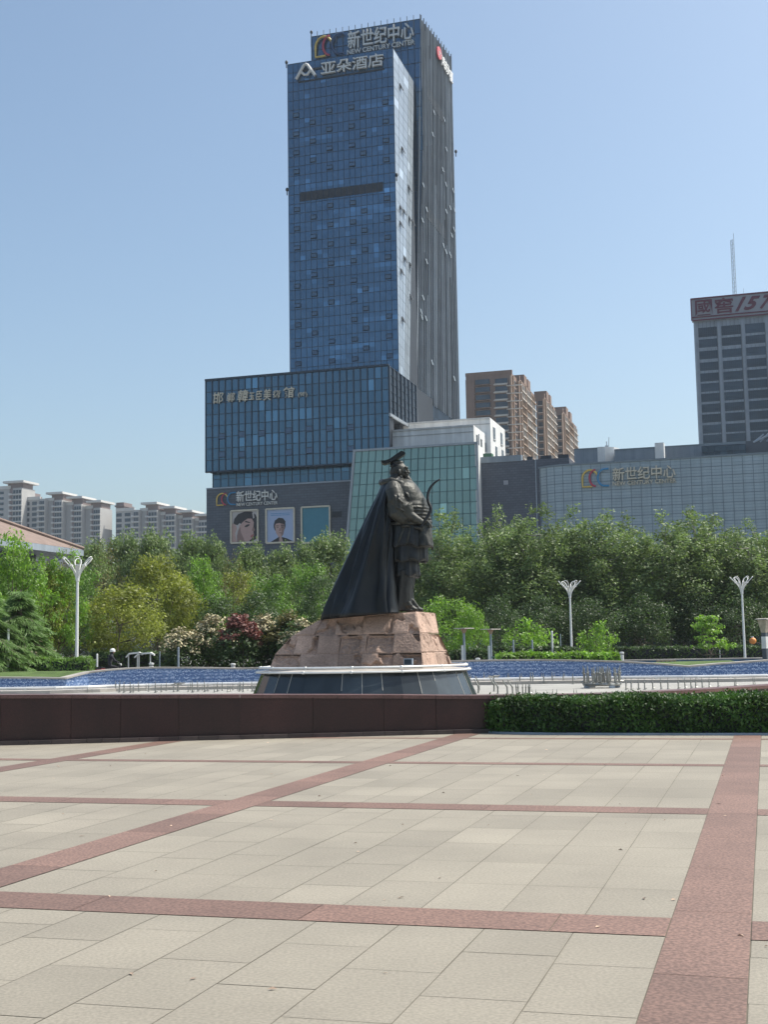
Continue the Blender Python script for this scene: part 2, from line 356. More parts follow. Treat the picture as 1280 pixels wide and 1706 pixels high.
def casement(pl, u, z, wu, h, parent, m=None, open_=.0, name='casement_window'):
    b = MB(); d = .12; off = .09
    for (p, q) in (((u, z), (u + wu, z)), ((u + wu, z), (u + wu, z + h)), ((u + wu, z + h), (u, z + h)), ((u, z + h), (u, z))):
        b.bar(pl.pt(*p, off), pl.pt(*q, off), .08, d, pl.n)
    b.quad(pl.pt(u, z, off + .03 + open_), pl.pt(u + wu, z, off + .03 + open_), pl.pt(u + wu, z + h, off + .03), pl.pt(u, z + h, off + .03), 3.6)
    return b.build(name, m or MT['mull_dark'], parent)

# ------------------------------------------------------------------ ground, plaza, pool floor
def gz(Y): return float(np.interp(Y, [0, 58, 63, 92, 112, 130, 4000], [.55, .55, .05, .05, .33, .40, .40]))
b = MB(); b.box((0, 600, -.35), 3000, 1700, .5)
tag(b.build('ground', MT['ground']), kind='structure')
b = MB(); ys = [52.6, 58, 63, 92, 112, 130, 400, 1440]
for a, c in zip(ys, ys[1:]): b.quad((-1480, a, gz(a)), (1480, a, gz(a)), (1480, c, gz(c)), (-1480, c, gz(c)))
tag(b.build('park_ground', MT['ground']), kind='structure')

A = R(16.85); PU = Vector((math.cos(A), -math.sin(A), 0)); PV = Vector((math.sin(A), math.cos(A), 0))   # across / along the long paving joints
uv = lambda p: (p.dot(PU), p.dot(PV))
def W(u, v, z=0.0): return PU * u + PV * v + UP * z
b = MB(); b.box((0, 4, -.047), 110, 62, .088); tag(b.build('plaza_bed', MT['joint']), kind='structure')
UB = [(-5.60 + 4.995 * k, -5.60 + 4.995 * k + .45) for k in range(-5, 7)]
VB = [(-7.6, -7.15), (-2.70, -2.24), (2.30, 2.76), (7.21, 7.685), (12.31, 12.75), (17.07, 17.35), (21.75, 21.97)]
vs_ = lambda u, v: v + (u + .6) * .028
pav = MB(); g = .0028
for ci, ((_, ua), (ub, _)) in enumerate(zip(UB, UB[1:])):
    n = 9; wd = (ub - ua) / n
    for i in range(n):
        a, c = ua + i * wd, ua + (i + 1) * wd; um = (a + c) / 2
        for (_, va), (vb, _) in zip(VB, VB[1:] + [(36.0, 36.4)]):
            L_ = .86; v = va + .004; first = rnd.choice([.30, .45, .62, .86, .86])
            while v < vb - .02:
                e = min(v + (first if v < va + .01 else L_), vb - .004)
                if vb - e < .22: e = vb - .004
                p = W(um, vs_(um, (v + e) / 2))
                if (p.y < 25.2 or (p.x > 5 and p.y < 34)) and abs(p.x) < 6 + .5 * abs(p.y):
                    t = rnd.choice([.95, .98, 1.0, 1.0, 1.02, 1.05]) * rnd.uniform(.98, 1.02)
                    if rnd.random() < .05: t *= 1.10
                    k = [rnd.choice((.0018, .0022, .003, .0045)) for _ in range(4)]; pav.quad(W(a + k[0], vs_(a, v) + k[1]), W(c - k[2], vs_(c, v) + k[1]), W(c - k[2], vs_(c, e) - k[3]), W(a + k[0], vs_(a, e) - k[3]), t)
                v = e
tag(pav.build('plaza', MT['paver']), kind='structure')
bm_ = MB()
fade = lambda: rnd.choice([.9, .96, 1.0, 1.04, 1.1, 1.18])
for (a, c) in UB:
    v = -8.0
    while v < 36:
        e = v + rnd.choice([1.2, 1.5, 1.8]); p = W((a + c) / 2, v)
        if (p.y < 25.2 or (p.x > 5 and p.y < 34)) and abs(p.x) < 6 + .5 * abs(p.y):
            bm_.quad(W(a + g, v + g, .003), W(c - g, v + g, .003), W(c - g, e - g, .003), W(a + g, e - g, .003), fade())
        v = e
for (va, vb) in VB:
    for ci, ((_, ua), (ub, _)) in enumerate(zip(UB, UB[1:])):
        u = ua
        while u < ub - .05:
            e = min(u + rnd.choice([.9, 1.2, 1.5]), ub);
            if ub - e < .3: e = ub
            p = W(u, va)
            if p.y < 25 and abs(p.x) < 6 + .5 * abs(p.y):
                bm_.quad(W(u + g, vs_(u, va), .003), W(e - g, vs_(e, va), .003), W(e - g, vs_(e, vb), .003), W(u + g, vs_(u, vb), .003), fade())
            u = e
tag(bm_.build('paving_bands', MT['paver_red']), kind='structure')
# far sides of the square, plain paving out to the edges
b = MB(); b.quad((-60, -30, -.002), (-6.2, -30, -.002), (-6.2, -11, -.002), (-60, -11, -.002)); b.quad((6.2, -30, -.002), (60, -30, -.002), (60, -11, -.002), (6.2, -11, -.002))
tag(b.build('outer_paving', MT['paver']), kind='structure')

POOL = .10

# ------------------------------------------------------------------ low maroon granite wall of the fountain
base = [(-60, 25.5, .95), (-25, 23.0, .95), (-12, 22.45, .92), (-6.92, 22.58, .885), (-4.83, 22.84, .84), (-2.7, 23.10, .80), (-.07, 23.42, .74), (1.9, 23.7, .69), (4.7, 24.3, .675), (8.45, 27.2, .68), (14, 33, .68), (22, 45, .68)]
def subdiv(pts, n):
    out = []
    for i in range(len(pts) - 1):
        p0, p1, p2, p3 = [Vector(pts[max(0, min(len(pts) - 1, i + k))]) for k in (-1, 0, 1, 2)]
        for j in range(n):
            t = j / n; out.append(.5 * ((2 * p1) + (p2 - p0) * t + (2 * p0 - 5 * p1 + 4 * p2 - p3) * t * t + (3 * p1 - p0 - 3 * p2 + p3) * t ** 3))
    return out + [Vector(pts[-1])]
wp = subdiv(base, 6)
def side(pts, i):
    d = (pts[min(i + 1, len(pts) - 1)] - pts[max(i - 1, 0)]); d.z = 0; d.normalize(); return Vector((d.y, -d.x, 0))   # towards the camera
def strip(mb, pts, f0, f1, zlo, zhi, tint=lambda i: 1.0, gap=0.0):
    """a band of wall between offsets f0 (back) and f1 (front)"""
    for i in range(len(pts) - 1):
        a, c = pts[i], pts[i + 1]; na, nc = side(pts, i), side(pts, i + 1)
        d = (c - a); d.z = 0; d = d.normalized() * gap
        A0, A1, C0, C1 = a + na * f0 + d, a + na * f1 + d, c + nc * f0 - d, c + nc * f1 - d
        z = lambda p, q: Vector((p.x, p.y, q))
        mb.hexa([z(A1, zlo(a)), z(C1, zlo(c)), z(C0, zlo(c)), z(A0, zlo(a)), z(A1, zhi(a)), z(C1, zhi(c)), z(C0, zhi(c)), z(A0, zhi(a))], tint(i))
b = MB()
for i in range(len(wp) - 1):
    a, c = wp[i], wp[i + 1]; na, nc = side(wp, i) * .3, side(wp, i + 1) * .3
    b.quad((a.x - na.x, a.y - na.y, POOL), (c.x - nc.x, c.y - nc.y, POOL), (c.x, 53, POOL), (a.x, 53, POOL))
tag(b.build('pool_floor', MT['pool']), kind='structure')
fw = thing('fountain_wall', 'long low curved wall of polished dark maroon granite across the front of the fountain pool', 'wall', (0, 23.4, 0))
b = MB(); strip(b, wp, -.42, 0, lambda p: 0.0, lambda p: p.z - .065); b.build('wall_core', MT['maroon'], fw)
b = MB(); sub = wp; strip(b, wp[::3], 0, .025, lambda p: .08, lambda p: p.z - .075, lambda i: rnd.uniform(.8, 1.2), .004); b.build('granite_facing', MT['maroon'], fw)
b = MB(); strip(b, sub, -.50, .05, lambda p: p.z - .065, lambda p: p.z, lambda i: rnd.uniform(.9, 1.15), .003); b.build('wall_coping', MT['maroon_top'], fw)
b = MB(); strip(b, sub, 0, .16, lambda p: 0.0, lambda p: .075, lambda i: rnd.uniform(.8, 1.2), .004); b.build('wall_plinth', MT['maroon_base'], fw)

# ------------------------------------------------------------------ blue mosaic wall behind the pool
wpx = [(-260, 1131, 47), (-120, 1129, 49), (0, 1128, 50), (60, 1128.6, 50), (109, 1129.5, 50), (109.5, 1129, 50), (147, 1119.5, 50.8), (180, 1115.5, 51.2), (212, 1113, 51.5), (250, 1111.6, 51.8), (320, 1111.8, 52), (400, 1113, 52), (520, 1110, 52), (640, 1105, 52), (770, 1100.5, 52), (850, 1099, 52), (900, 1098.8, 52), (960, 1099.6, 51.8), (1040, 1101.8, 51.4), (1100, 1105.5, 51), (1147, 1109.5, 50.6), (1147.5, 1109.5, 50.6), (1200, 1105, 50.6), (1280, 1099.5, 50.6), (1400, 1094, 50.6), (1560, 1093, 50.6)]
bw = [P(*q) for q in wpx]
bt = thing('mosaic_wall', 'wavy low wall of blue mosaic tile with a stone coping along the far side of the pool', 'wall', (0, 52, POOL))
def mosaic_strip(pts, name, parent):
    me = bpy.data.meshes.new(name); vs, fs, uvs = [], [], []; s = 0.0; off = parent_loc(parent)
    for i, p in enumerate(pts):
        if i: s += (Vector((p.x, p.y, 0)) - Vector((pts[i - 1].x, pts[i - 1].y, 0))).length
        n_ = side(pts, i) * .02
        vs += [Vector((p.x, p.y, POOL)) + n_ - off, Vector((p.x, p.y, p.z - .05)) + n_ - off]; uvs += [(s, POOL), (s, p.z)]
    for i in range(len(pts) - 1): fs.append((2 * i, 2 * i + 2, 2 * i + 3, 2 * i + 1))
    me.from_pydata([tuple(v) for v in vs], [], fs); u = me.uv_layers.new(name='UVMap')
    for l in me.loops: u.data[l.index].uv = uvs[l.vertex_index]
    me.materials.append(MT['mosaic']); o = bpy.data.objects.new(name, me); col.objects.link(o); o.parent = parent; return o
mosaic_strip(bw, 'tile_face', bt)
b = MB(); strip(b, bw, -.45, 0, lambda p: 0.0, lambda p: p.z - .05); b.build('wall_core', MT['pool'], bt)
b = MB(); strip(b, bw, -.48, .07, lambda p: p.z - .05, lambda p: p.z + .012, lambda i: rnd.uniform(.8, 1.2)); b.build('wall_coping', MT['coping'], bt)
b = MB(); strip(b, bw, .02, .12, lambda p: POOL, lambda p: POOL + .08); b.build('wall_skirting', MT['black'], bt)
b = MB(); strip(b, bw, .9, 2.3, lambda p: POOL, lambda p: POOL + .12); tag(b.build('pool_step', MT['coping']), 'pale concrete step running along the foot of the blue mosaic wall', 'step')
b = MB(); pts = [p + side(bw, i) * 1.5 for i, p in enumerate(bw)]; b.tube([Vector((p.x, p.y, POOL + .20)) for p in pts], .055, 8)
for i in range(0, len(pts)): b.box((pts[i].x, pts[i].y, POOL + .15), .06, .12, .12)
tag(b.build('water_pipe', MT['white_pipe']), 'long white water pipe lying at the foot of the blue mosaic wall', 'pipe')

# lawns, hedges (bodies follow with the plants)
def mound(name, ring_px, z0, hi, label, mtl):
    pts = [Vector(p) for p in ring_px]; c = sum(pts, Vector()) / len(pts); b = MB(); n = len(pts)
    vs = [Vector((p.x, p.y, .3)) for p in pts] + pts + [Vector((c.x, c.y, c.z + hi))]
    b.add(vs, [(i, (i + 1) % n, n + (i + 1) % n, n + i) for i in range(n)] + [(n + i, n + (i + 1) % n, 2 * n) for i in range(n)])
    return tag(b.build(name, mtl), kind='structure')
mound('lawn', [P(-60, 1127, 50.6), P(60, 1127.5, 50.7), P(108, 1128, 50.7), P(150, 1118.2, 51.6), P(150, 1117.2, 56.5), P(20, 1118.5, 56), P(-60, 1120, 56)], .6, .05, '', MT['grass'])
mound('lawn', [P(1085, 1104, 51.8), P(1147, 1108.3, 51.4), P(1225, 1101.6, 51.4), P(1218, 1100, 58), P(1150, 1101.5, 58), P(1100, 1102.6, 57)], .6, .03, '', MT['grass'])

# upper basin behind the right lobe
ub = thing('upper_basin', 'long low basin rim with white coping behind the mosaic wall at the right', 'basin', (14, 66, .5))
p0, p1 = P(1028, 1099.5, 66), P(1420, 1093, 66); pl = Plane(p0, (p1 - p0), Vector((0, -1, 0)))
ul = (Vector((p1.x, p1.y, 0)) - Vector((p0.x, p0.y, 0))).length
b = MB(); b.hexa([pl.pt(0, .0, 0), pl.pt(ul, .0, 0), pl.pt(ul, .0, -.6), pl.pt(0, .0, -.6), pl.pt(0, p0.z - .06, 0), pl.pt(ul, p1.z - .06, 0), pl.pt(ul, p1.z - .06, -.6), pl.pt(0, p0.z - .06, -.6)]); b.build('basin_wall', mat('basin_blue_tile', (.05, .12, .22), .3, var=.4, vs=3), ub)
b = MB(); b.hexa([pl.pt(0, p0.z - .06, .06), pl.pt(ul, p1.z - .06, .06), pl.pt(ul, p1.z - .06, -.7), pl.pt(0, p0.z - .06, -.7), pl.pt(0, p0.z, .06), pl.pt(ul, p1.z, .06), pl.pt(ul, p1.z, -.7), pl.pt(0, p0.z, -.7)]); b.build('basin_coping', MT['coping'], ub)
# pierced concrete block lying on the rim
pb = P(1111, 1105.5, 56); b = MB()
b.box(pb + UP * -.03, .82, .3, .04); b.box(pb + UP * .13, .82, .3, .04)
for k in range(5): b.box(pb + Vector((-.38 + k * .19, 0, .05)), .07, .3, .12)
tag(b.build('pierced_block', MT['tanwall']), 'small pale block with square holes behind the coping of the blue mosaic wall', 'block')

# ------------------------------------------------------------------ statue drum, steel rings, pedestal
YC = 40.0
drumc = P(607, 1150, YC); drumc.z = POOL
zt = P(607, 1121.5, YC - 3.2).z
px2m = YC / F
rt, rb = 169 * px2m, 186 * px2m
ped = thing('statue_pedestal', 'statue plinth of rough pink granite blocks on a round black stone drum', 'pedestal', drumc)
b = MB(); nf = 36
for i in range(nf):
    a0, a1 = 2 * math.pi * i / nf, 2 * math.pi * (i + 1) / nf
    c = lambda r_, a, z: drumc + Vector((r_ * math.cos(a), r_ * math.sin(a), z - POOL))
    b.quad(c(rb, a0, POOL), c(rb, a1, POOL), c(rt, a1, zt), c(rt, a0, zt), rnd.uniform(.65, 1.5))
b.prism([(drumc.x + (rt - .01) * math.cos(2 * math.pi * k / 36), drumc.y + (rt - .01) * math.sin(2 * math.pi * k / 36)) for k in range(36)], zt - .05, zt)
b.build('drum', MT['blackstone'], ped)
for i in range(nf):
    if rnd.random() < .75:
        a0 = 2 * math.pi * i / nf; t = rnd.uniform(.3, 1.0) if rnd.random() < .4 else 1
        p, q = c(rb, a0, POOL), c(rt, a0, zt); p2 = q + (p - q) * t
        b = MB(); b.bar(q, p2, .02, .008, Vector((math.cos(a0), math.sin(a0), .2)).normalized()); b.build('drum_seam', MT['seam'], ped)
b = MB(); b.lathe(drumc, [(rt + .10, zt - POOL), (rt + .10, zt - POOL + .05), (rt - .35, zt - POOL + .09), (.1, zt - POOL + .09)], 48); b.build('drum_cap', MT['coping'], ped)
for rr, dz, th in ((rt + .14, .03, .030), (rt + .04, .165, .034)):
    b = MB(); b.ring(drumc + UP * (zt - POOL + dz), rr, th)
    for k in range(14):
        a = 2 * math.pi * (k + .3) / 14; b.lathe(drumc + Vector((rr * math.cos(a), rr * math.sin(a), zt - POOL + dz - th * 1.25)), [(th * 1.3, 0), (th * 1.3, th * 2.5)], 10)
    b.build('ring_pipe', MT['white_pipe'], ped, smooth=True)

zb0 = zt + .07
PLV = [(1114.5, 447.5, 706, 755), (1087, 457, 704, 746.5), (1054.5, 487, 701, 732), (1019, 531, 693.5, 726)]
YF = [38.25, 38.45, 38.75, 39.1]
rings = []
for (yy, xl, xc, xr), yf in zip(PLV, YF):
    fr = P(xc, yy, yf); fl = slide(fr, E1, xl, -12, 0); br_ = slide(fr, E2, xr, 0, 12); bl = fl + (br_ - fr)
    if yy == 1114.5:
        for p in (fr, fl, br_, bl): p.z = zb0
    for p in (fl, br_, bl): p.z = fr.z
    rings.append([fl, fr, br_, bl])
rings[3][0].z -= .20; rings[3][3].z -= .2       # the top dips towards the back of the cape
joints = {0: ([.0, .20, .45, .60, .80, 1.0], [0, .5, 1]), 1: ([0, .13, .29, .44, .62, .80, 1.0], [0, .45, 1]), 2: ([0, .17, .34, .55, .78, 1.0], [0, .6, 1])}
def rough_patch(mb, q00, q10, q11, q01, seed, rough):
    """one dressed block: flat face with fine tooling, parts of it split away to a rough slope, narrow sunk joints"""
    r_ = random.Random(seed); n = (q10 - q00).cross(q01 - q00).normalized(); st = .036
    nu = max(6, int((q10 - q00).length / st)); nv = max(6, int((q01 - q00).length / st)); vs = []
    sv = Vector((seed * 3.1, seed * 1.7, 0)); ph = r_.uniform(-.42, .34); tx, tz = r_.uniform(-.02, .10), r_.uniform(.05, .15); lift = r_.uniform(-.012, .02)
    for j in range(nv + 1):
        for i in range(nu + 1):
            s, t = i / nu, j / nv; p = (q00 * (1 - s) + q10 * s) * (1 - t) + (q01 * (1 - s) + q11 * s) * t
            e = min(i, nu - i, j, nv - j)
            h = lift + noise.noise(p * 2 + sv) * .012 + noise.noise(p * 14 + sv) * .007
            zone = noise.noise(p * 1.5 + sv * 1.3) + .35 * noise.noise(p * 5 + sv) + ph
            if zone > .0:
                k = min(1, zone * 14); h += k * (-.02 - tz * t - tx * s + noise.noise(p * 6 + sv) * .05 + noise.noise(p * 15 + sv) * .03)
            vs.append(p + n * (h * rough * (1 if e > 1 else .5) - (.022 if e == 0 else 0)))
    tint = r_.uniform(.78, 1.16)
    mb.add(vs, [(j * (nu + 1) + i, j * (nu + 1) + i + 1, (j + 1) * (nu + 1) + i + 1, (j + 1) * (nu + 1) + i) for j in range(nv) for i in range(nu)], tint)
sd = 1
for k in range(3):
    lo, hi = rings[k], rings[k + 1]; b = MB()
    for e in range(4):
        p0, p1, q0, q1 = lo[e], lo[(e + 1) % 4], hi[e], hi[(e + 1) % 4]
        js = joints[k][0] if e % 2 == 0 else joints[k][1]
        up_ = [0.0 if s == 0 else 1.0 if s == 1 else min(.96, max(.04, ((p0 + (p1 - p0) * s - q0).dot((q1 - q0).normalized())) / (q1 - q0).length)) for s in js]
        for (s0, s1), (t0, t1) in zip(zip(js, js[1:]), zip(up_, up_[1:])):
            sd += 1; L_ = lambda a, c, s: a + (c - a) * s
            rough_patch(b, L_(p0, p1, s0), L_(p0, p1, s1), L_(q0, q1, t1), L_(q0, q1, t0), sd, 1.0 if e == 0 else .5)
    b.build('stone_course', MT['pinkstone'], ped)
b = MB()
ins = lambda q, f=.985: [(sum(q, Vector()) / 4) * (1 - f) + p * f for p in q]
for k in range(3):
    a, c = ins(rings[k], .84), ins(rings[k + 1], .84); b.hexa(a + c)
b.build('stone_core', MT['pinkstone'], ped)
b = MB(); b.hexa([p - UP * .25 for p in ins(rings[3], .96)] + [p + UP * .012 for p in ins(rings[3], .99)]); b.build('pedestal_top', MT['pinkstone'], ped)
# floodlight on the drum
fp = P(681, 1111, 37.2); fl = thing('floodlight', 'small grey floodlight box standing on the drum in front of the pink stone', 'floodlight', fp)
b = MB(); b.box(fp + UP * .02, .16, .14, .05); b.box(fp + UP * .06, .05, .05, .08); b.build('bracket', MT['black'], fl)
b = MB(); b.box(fp + UP * .15, .26, .15, .19, ex=Vector((.97, -.2, 0)), ey=Vector((.2, .97, 0))); b.build('housing', MT['frame_grey'], fl)
b = MB(); b.box(fp + Vector((-.02, -.085, .15)), .21, .015, .14, ex=Vector((.97, -.2, 0)), ey=Vector((.2, .97, 0))); b.build('lens', MT['window_blue'], fl)

# ------------------------------------------------------------------ the bronze statue
sroot = P(640, 1018, YC); 
st = thing('bronze_statue', 'dark bronze statue of a standing ruler in long cape and flat crown, holding a bow', 'statue', sroot)
SX, SY = Vector((1, 0, 0)), Vector((0, 1, 0))
def S(x, y, d=0.0): return P(x, y, YC + d)
k_ = px2m
def loft(mb, rows, n=64, fold=None, p=2.3, hem=None):
    """rows: (y, xl, xr, half depth, depth offset)"""
    vs = []
    for (y, xl, xr, hb, *o) in rows:
        d0 = o[0] if o else 0.0; c = S((xl + xr) / 2, y, d0); a = (xr - xl) / 2 * k_
        for k in range(n):
            th = 2 * math.pi * k / n; ct, s_ = math.cos(th), math.sin(th)
            f = 1 + (fold(y, th) if fold else 0)
            vs.append(c + UP * (hem(th) * max(0, (y - rows[0][0]) / (rows[-1][0] - rows[0][0])) if hem else 0) + SX * (a * math.copysign(abs(ct) ** (2 / p), ct) * f) + SY * (hb * math.copysign(abs(s_) ** (2 / p), s_) * f))
    m = len(rows)
    mb.add(vs, [(i * n + (k + 1) % n, i * n + k, (i + 1) * n + k, (i + 1) * n + (k + 1) % n) for i in range(m - 1) for k in range(n)] + [list(range(n)), [(m - 1) * n + k for k in range(n)][::-1]])
def remesh(o, vox, sm=2, disp=0.0, dscale=3.0):
    """join closed shapes of one mesh into one continuous skin"""
    fix_normals(o)
    md = o.modifiers.new('r', 'REMESH'); md.mode = 'VOXEL'; md.voxel_size = vox; md.use_smooth_shade = True
    if sm: s_ = o.modifiers.new('s', 'SMOOTH'); s_.factor = .5; s_.iterations = sm
    dg = bpy.context.evaluated_depsgraph_get(); dg.update(); me = bpy.data.meshes.new_from_object(o.evaluated_get(dg))
    o.modifiers.clear(); old = o.data; mt = old.materials[0]; nm = old.name
    if disp:
        nv = len(me.vertices); nn = [v.normal.copy() for v in me.vertices]
        for v, q in zip(me.vertices, nn):
            p = v.co; h = noise.noise(p * dscale) * .6 + noise.noise(Vector((p.x * 7, p.y * 7, p.z * 2.2))) * .45 + noise.noise(p * 13) * .2
            v.co = p + q * (h * disp)
    o.data = me
    if not me.materials: me.materials.append(mt)
    a = me.attributes.get('tint') or me.attributes.new('tint', 'FLOAT', 'FACE')
    if a.domain == 'FACE': a.data.foreach_set('value', [1.0] * len(me.polygons))
    me.polygons.foreach_set('use_smooth', [True] * len(me.polygons)); me.update(); bpy.data.meshes.remove(old); me.name = nm
    return o
b = MB()
# head: skull, jaw, brow, nose, lips, eye ridges, ears, beard
H = lambda x, y, d, rx, ry, rz: b.ball(S(x, y, d), rx * k_, ry, rz * px2m, SX, SY, UP, 20, 14)
H(664.5, 783, 0, 14.2, .235, 13.2); H(669, 790, 0, 10.5, .19, 8.5); H(660, 786, 0, 11, .21, 12)
H(676.8, 779.4, .09, 4, .11, 2.0); H(676.8, 779.4, -.09, 4, .11, 2.0)                 # brow
H(680.0, 785.2, 0, 2.6, .05, 3.8); H(681.3, 787.4, 0, 2.4, .07, 2.1)                    # nose
H(676.2, 786.5, .13, 3.2, .07, 2.6); H(676.2, 786.5, -.13, 3.2, .07, 2.6)                # cheeks
H(678.6, 782.2, .085, 1.2, .04, .9); H(678.6, 782.2, -.085, 1.2, .04, .9)                # eyes
H(679.4, 791.0, 0, 2.8, .10, 1.1); H(678.8, 793.4, 0, 2.6, .08, 1.2); H(676.5, 789.9, .0, 4.0, .14, .9)                    # lips
H(677.5, 796.3, 0, 3.6, .09, 3.0)                                                        # chin
H(665.5, 787, -.25, 2.8, .045, 5.0); H(665.5, 788, .235, 2.6, .035, 4.6)                # ears
H(668.5, 794.8, -.245, 2.0, .04, 3.2)                                                    # ear pendant
b.tube([S(678, 796), S(683, 802), S(688, 809)], [.11, .10, .035], 10)                    # beard
b.tube([S(662, 792), S(660, 806)], [.21, .30], 14)                                       # neck
H(662, 771.5, 0, 11, .19, 5)                                                             # hair bound under the crown
# torso and skirts
arm = lambda y, th: .012 * math.sin(th * 9 + y * .25)
loft(b, [(799, 649, 676, .26), (803, 643, 689, .48), (808, 641, 694, .66), (815, 640, 698.5, .78), (825, 639, 705.5, .82), (834, 639, 711, .83), (842, 639, 713.5, .83), (850, 639, 714, .82), (858, 639, 715.5, .80), (866, 640, 715.5, .77), (874, 640, 714.5, .75), (880, 641, 714, .75)], fold=arm)
for yy in (839, 846, 852.5, 859, 865.5): loft(b, [(yy - 2.4, 646, np.interp(yy, [820, 858, 866], [703, 716.3, 716.3]), .80), (yy + 1.8, 646, np.interp(yy, [820, 858, 866], [704.5, 717.6, 717.2]), .835)], p=2.3)   # lamellar rows
# belly armour: rows of small overlapping plates
for k, yy in enumerate((841.5, 847, 852.5, 858, 863.5)):
    xr_ = float(np.interp(yy, [838, 850, 860, 866], [710.5, 714.5, 716, 715.8])); a_ = (xr_ - 640) / 2 * k_; cc0 = (xr_ + 640) / 2; hb_ = .83 - .004 * abs(yy - 846)
    for q in range(17):
        th = R(-118 + 7.4 * q + (3.7 if k % 2 else 0)); ct, s_ = math.cos(th), math.sin(th)
        c0 = S(cc0, yy, 0) + SX * (a_ * math.copysign(abs(ct) ** (2 / 2.3), ct)) + SY * (hb_ * math.copysign(abs(s_) ** (2 / 2.3), s_)); ox = (SX * ct + SY * s_).normalized(); tx = Vector((-ox.y, ox.x, 0))
        b.hexa([c0 + tx * u * .048 + ox * (o_ - .02) + UP * z for z, o_ in ((-.06, .085), (.06, .03)) for u, o_ in ((-1, o_ - .05), (1, o_ - .05), (1, o_), (-1, o_))])
# lapel and girdle
b.tube([S(683, 808, -.42), S(694, 820, -.52), S(703, 834, -.50), S(707, 839, -.44)], [.05, .055, .05, .04], 8)
b.tube([S(641, 872, -.55), S(660, 872, -.80), S(690, 871, -.80), S(712, 870, -.45), S(718, 869.5, 0)], [.06] * 5, 8)
# near arm: puffed sleeve, cuff, forearm; far arm
b.tube([S(655, 808, -.56), S(656, 820, -.74), S(660, 834, -.84), S(668, 845, -.86), S(678, 849, -.84)], [.22, .28, .29, .26, .20], 20)
b.tube([S(655, 838, -.82), S(660, 855, -.86), S(672, 864, -.82), S(682, 858, -.80)], [.22, .25, .20, .14], 18)       # hanging sleeve bag
b.tube([S(675, 843, -.86), S(681, 855, -.84)], [.22, .20], 18)                              # cuff edge
b.tube([S(668, 849, -.88), S(682, 857, -.88), S(696, 866.5, -.86), S(704, 871, -.84)], [.17, .16, .125, .105], 16)
b.tube([S(656, 808, .58), S(658, 830, .82), S(672, 850, .88)], [.24, .30, .24], 18); b.tube([S(670, 848, .88), S(690, 862, .68), S(706, 871, .25)], [.18, .15, .115], 14)
# sleeve creases
for (x0, y0, x1, y1, d0, dm, d1, r_) in ((653, 809, 661, 846, -.72, -1.10, -1.12, .05), (659, 808, 668, 846, -.74, -1.06, -1.12, .055), (664, 810, 676, 843, -.70, -.94, -1.04, .05), (670, 813, 684, 834, -.66, -.82, -.80, .05), (654, 842, 674, 852, -.98, -1.13, -1.06, .035), (655, 826, 672, 838, -.96, -1.12, -1.10, .045)):
    b.tube([S(x0, y0, d0), S((x0 + x1) / 2 + 1, (y0 + y1) / 2, dm), S(x1, y1, d1)], [r_ * .6, r_, r_ * .6], 8)
# hands: palm, four fingers closed round the bow, thumb
def hand(cx, cy, d, sgn):
    b.ball(S(cx, cy, d), 6.2 * k_, .075, 4.4 * px2m, SX, SY, UP, 14, 10)
    for j, (ln, oy) in enumerate(((1.0, -2.6), (1.1, -.8), (1.0, 1.0), (.85, 2.7))):
        x0, y0 = cx + 3.5, cy + oy
        b.tube([S(x0, y0, d - .05 * sgn), S(x0 + 4.6 * ln, y0 + .9, d - .10 * sgn), S(x0 + 7.2 * ln, y0 + 2.2, d - .02 * sgn), S(x0 + 5.6 * ln, y0 + 3.2, d + .05 * sgn)], [.038, .036, .033, .027], 8)
    b.tube([S(cx - 1, cy - 3, d - .05 * sgn), S(cx + 3, cy - 5.6, d - .09 * sgn), S(cx + 7, cy - 5.6, d - .05 * sgn)], [.044, .04, .03], 8)
hand(707.5, 873, -.74, 1); hand(709, 876, .05, -1)
# collar and baldric
b.tube([S(648, 801, -.34), S(668, 803, -.55), S(686, 812, -.50), S(697, 821, -.26), S(701, 826, 0)], [.07, .075, .07, .06, .05], 8)
b.tube([S(686, 812, -.50), S(692, 826, -.62), S(697, 840, -.60)], [.045, .05, .06], 8)
b.tube([S(684, 806, 0), S(694, 816, -.1), S(703, 826, -.12)], [.10, .09, .05], 10)
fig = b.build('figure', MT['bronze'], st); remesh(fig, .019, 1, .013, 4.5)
# robe: three skirts, hem, legs
b = MB()
loft(b, [(868, 643, 712, .74), (880, 642, 713, .75)])
loft(b, [(876, 640, 716.5, .78), (880, 639, 718.5, .80), (888, 638, 718.5, .82), (900, 638, 719.5, .87), (908, 636, 721, .90), (912.5, 636, 721, .90)], fold=lambda y, th: (y - 874) / 38 * (.045 * math.sin(th * 9 + 1) + .03 * math.sin(th * 21)), hem=lambda th: .05 * math.sin(th * 7) + .03 * math.sin(th * 16))
loft(b, [(908, 642, 711, .78), (920, 640, 713, .82), (932, 640, 713.5, .85), (936.5, 640, 713, .85)], fold=lambda y, th: (y - 905) / 30 * (.055 * math.sin(th * 11 + 2) + .03 * math.sin(th * 27)), hem=lambda th: .06 * math.sin(th * 9 + 1))
loft(b, [(932, 646, 698, .66), (946, 645, 699, .70), (957, 645, 700, .73), (961, 645, 699.5, .73)], fold=lambda y, th: (y - 930) / 30 * (.06 * math.sin(th * 13) + .03 * math.sin(th * 29)), hem=lambda th: .06 * math.sin(th * 8 + 2))
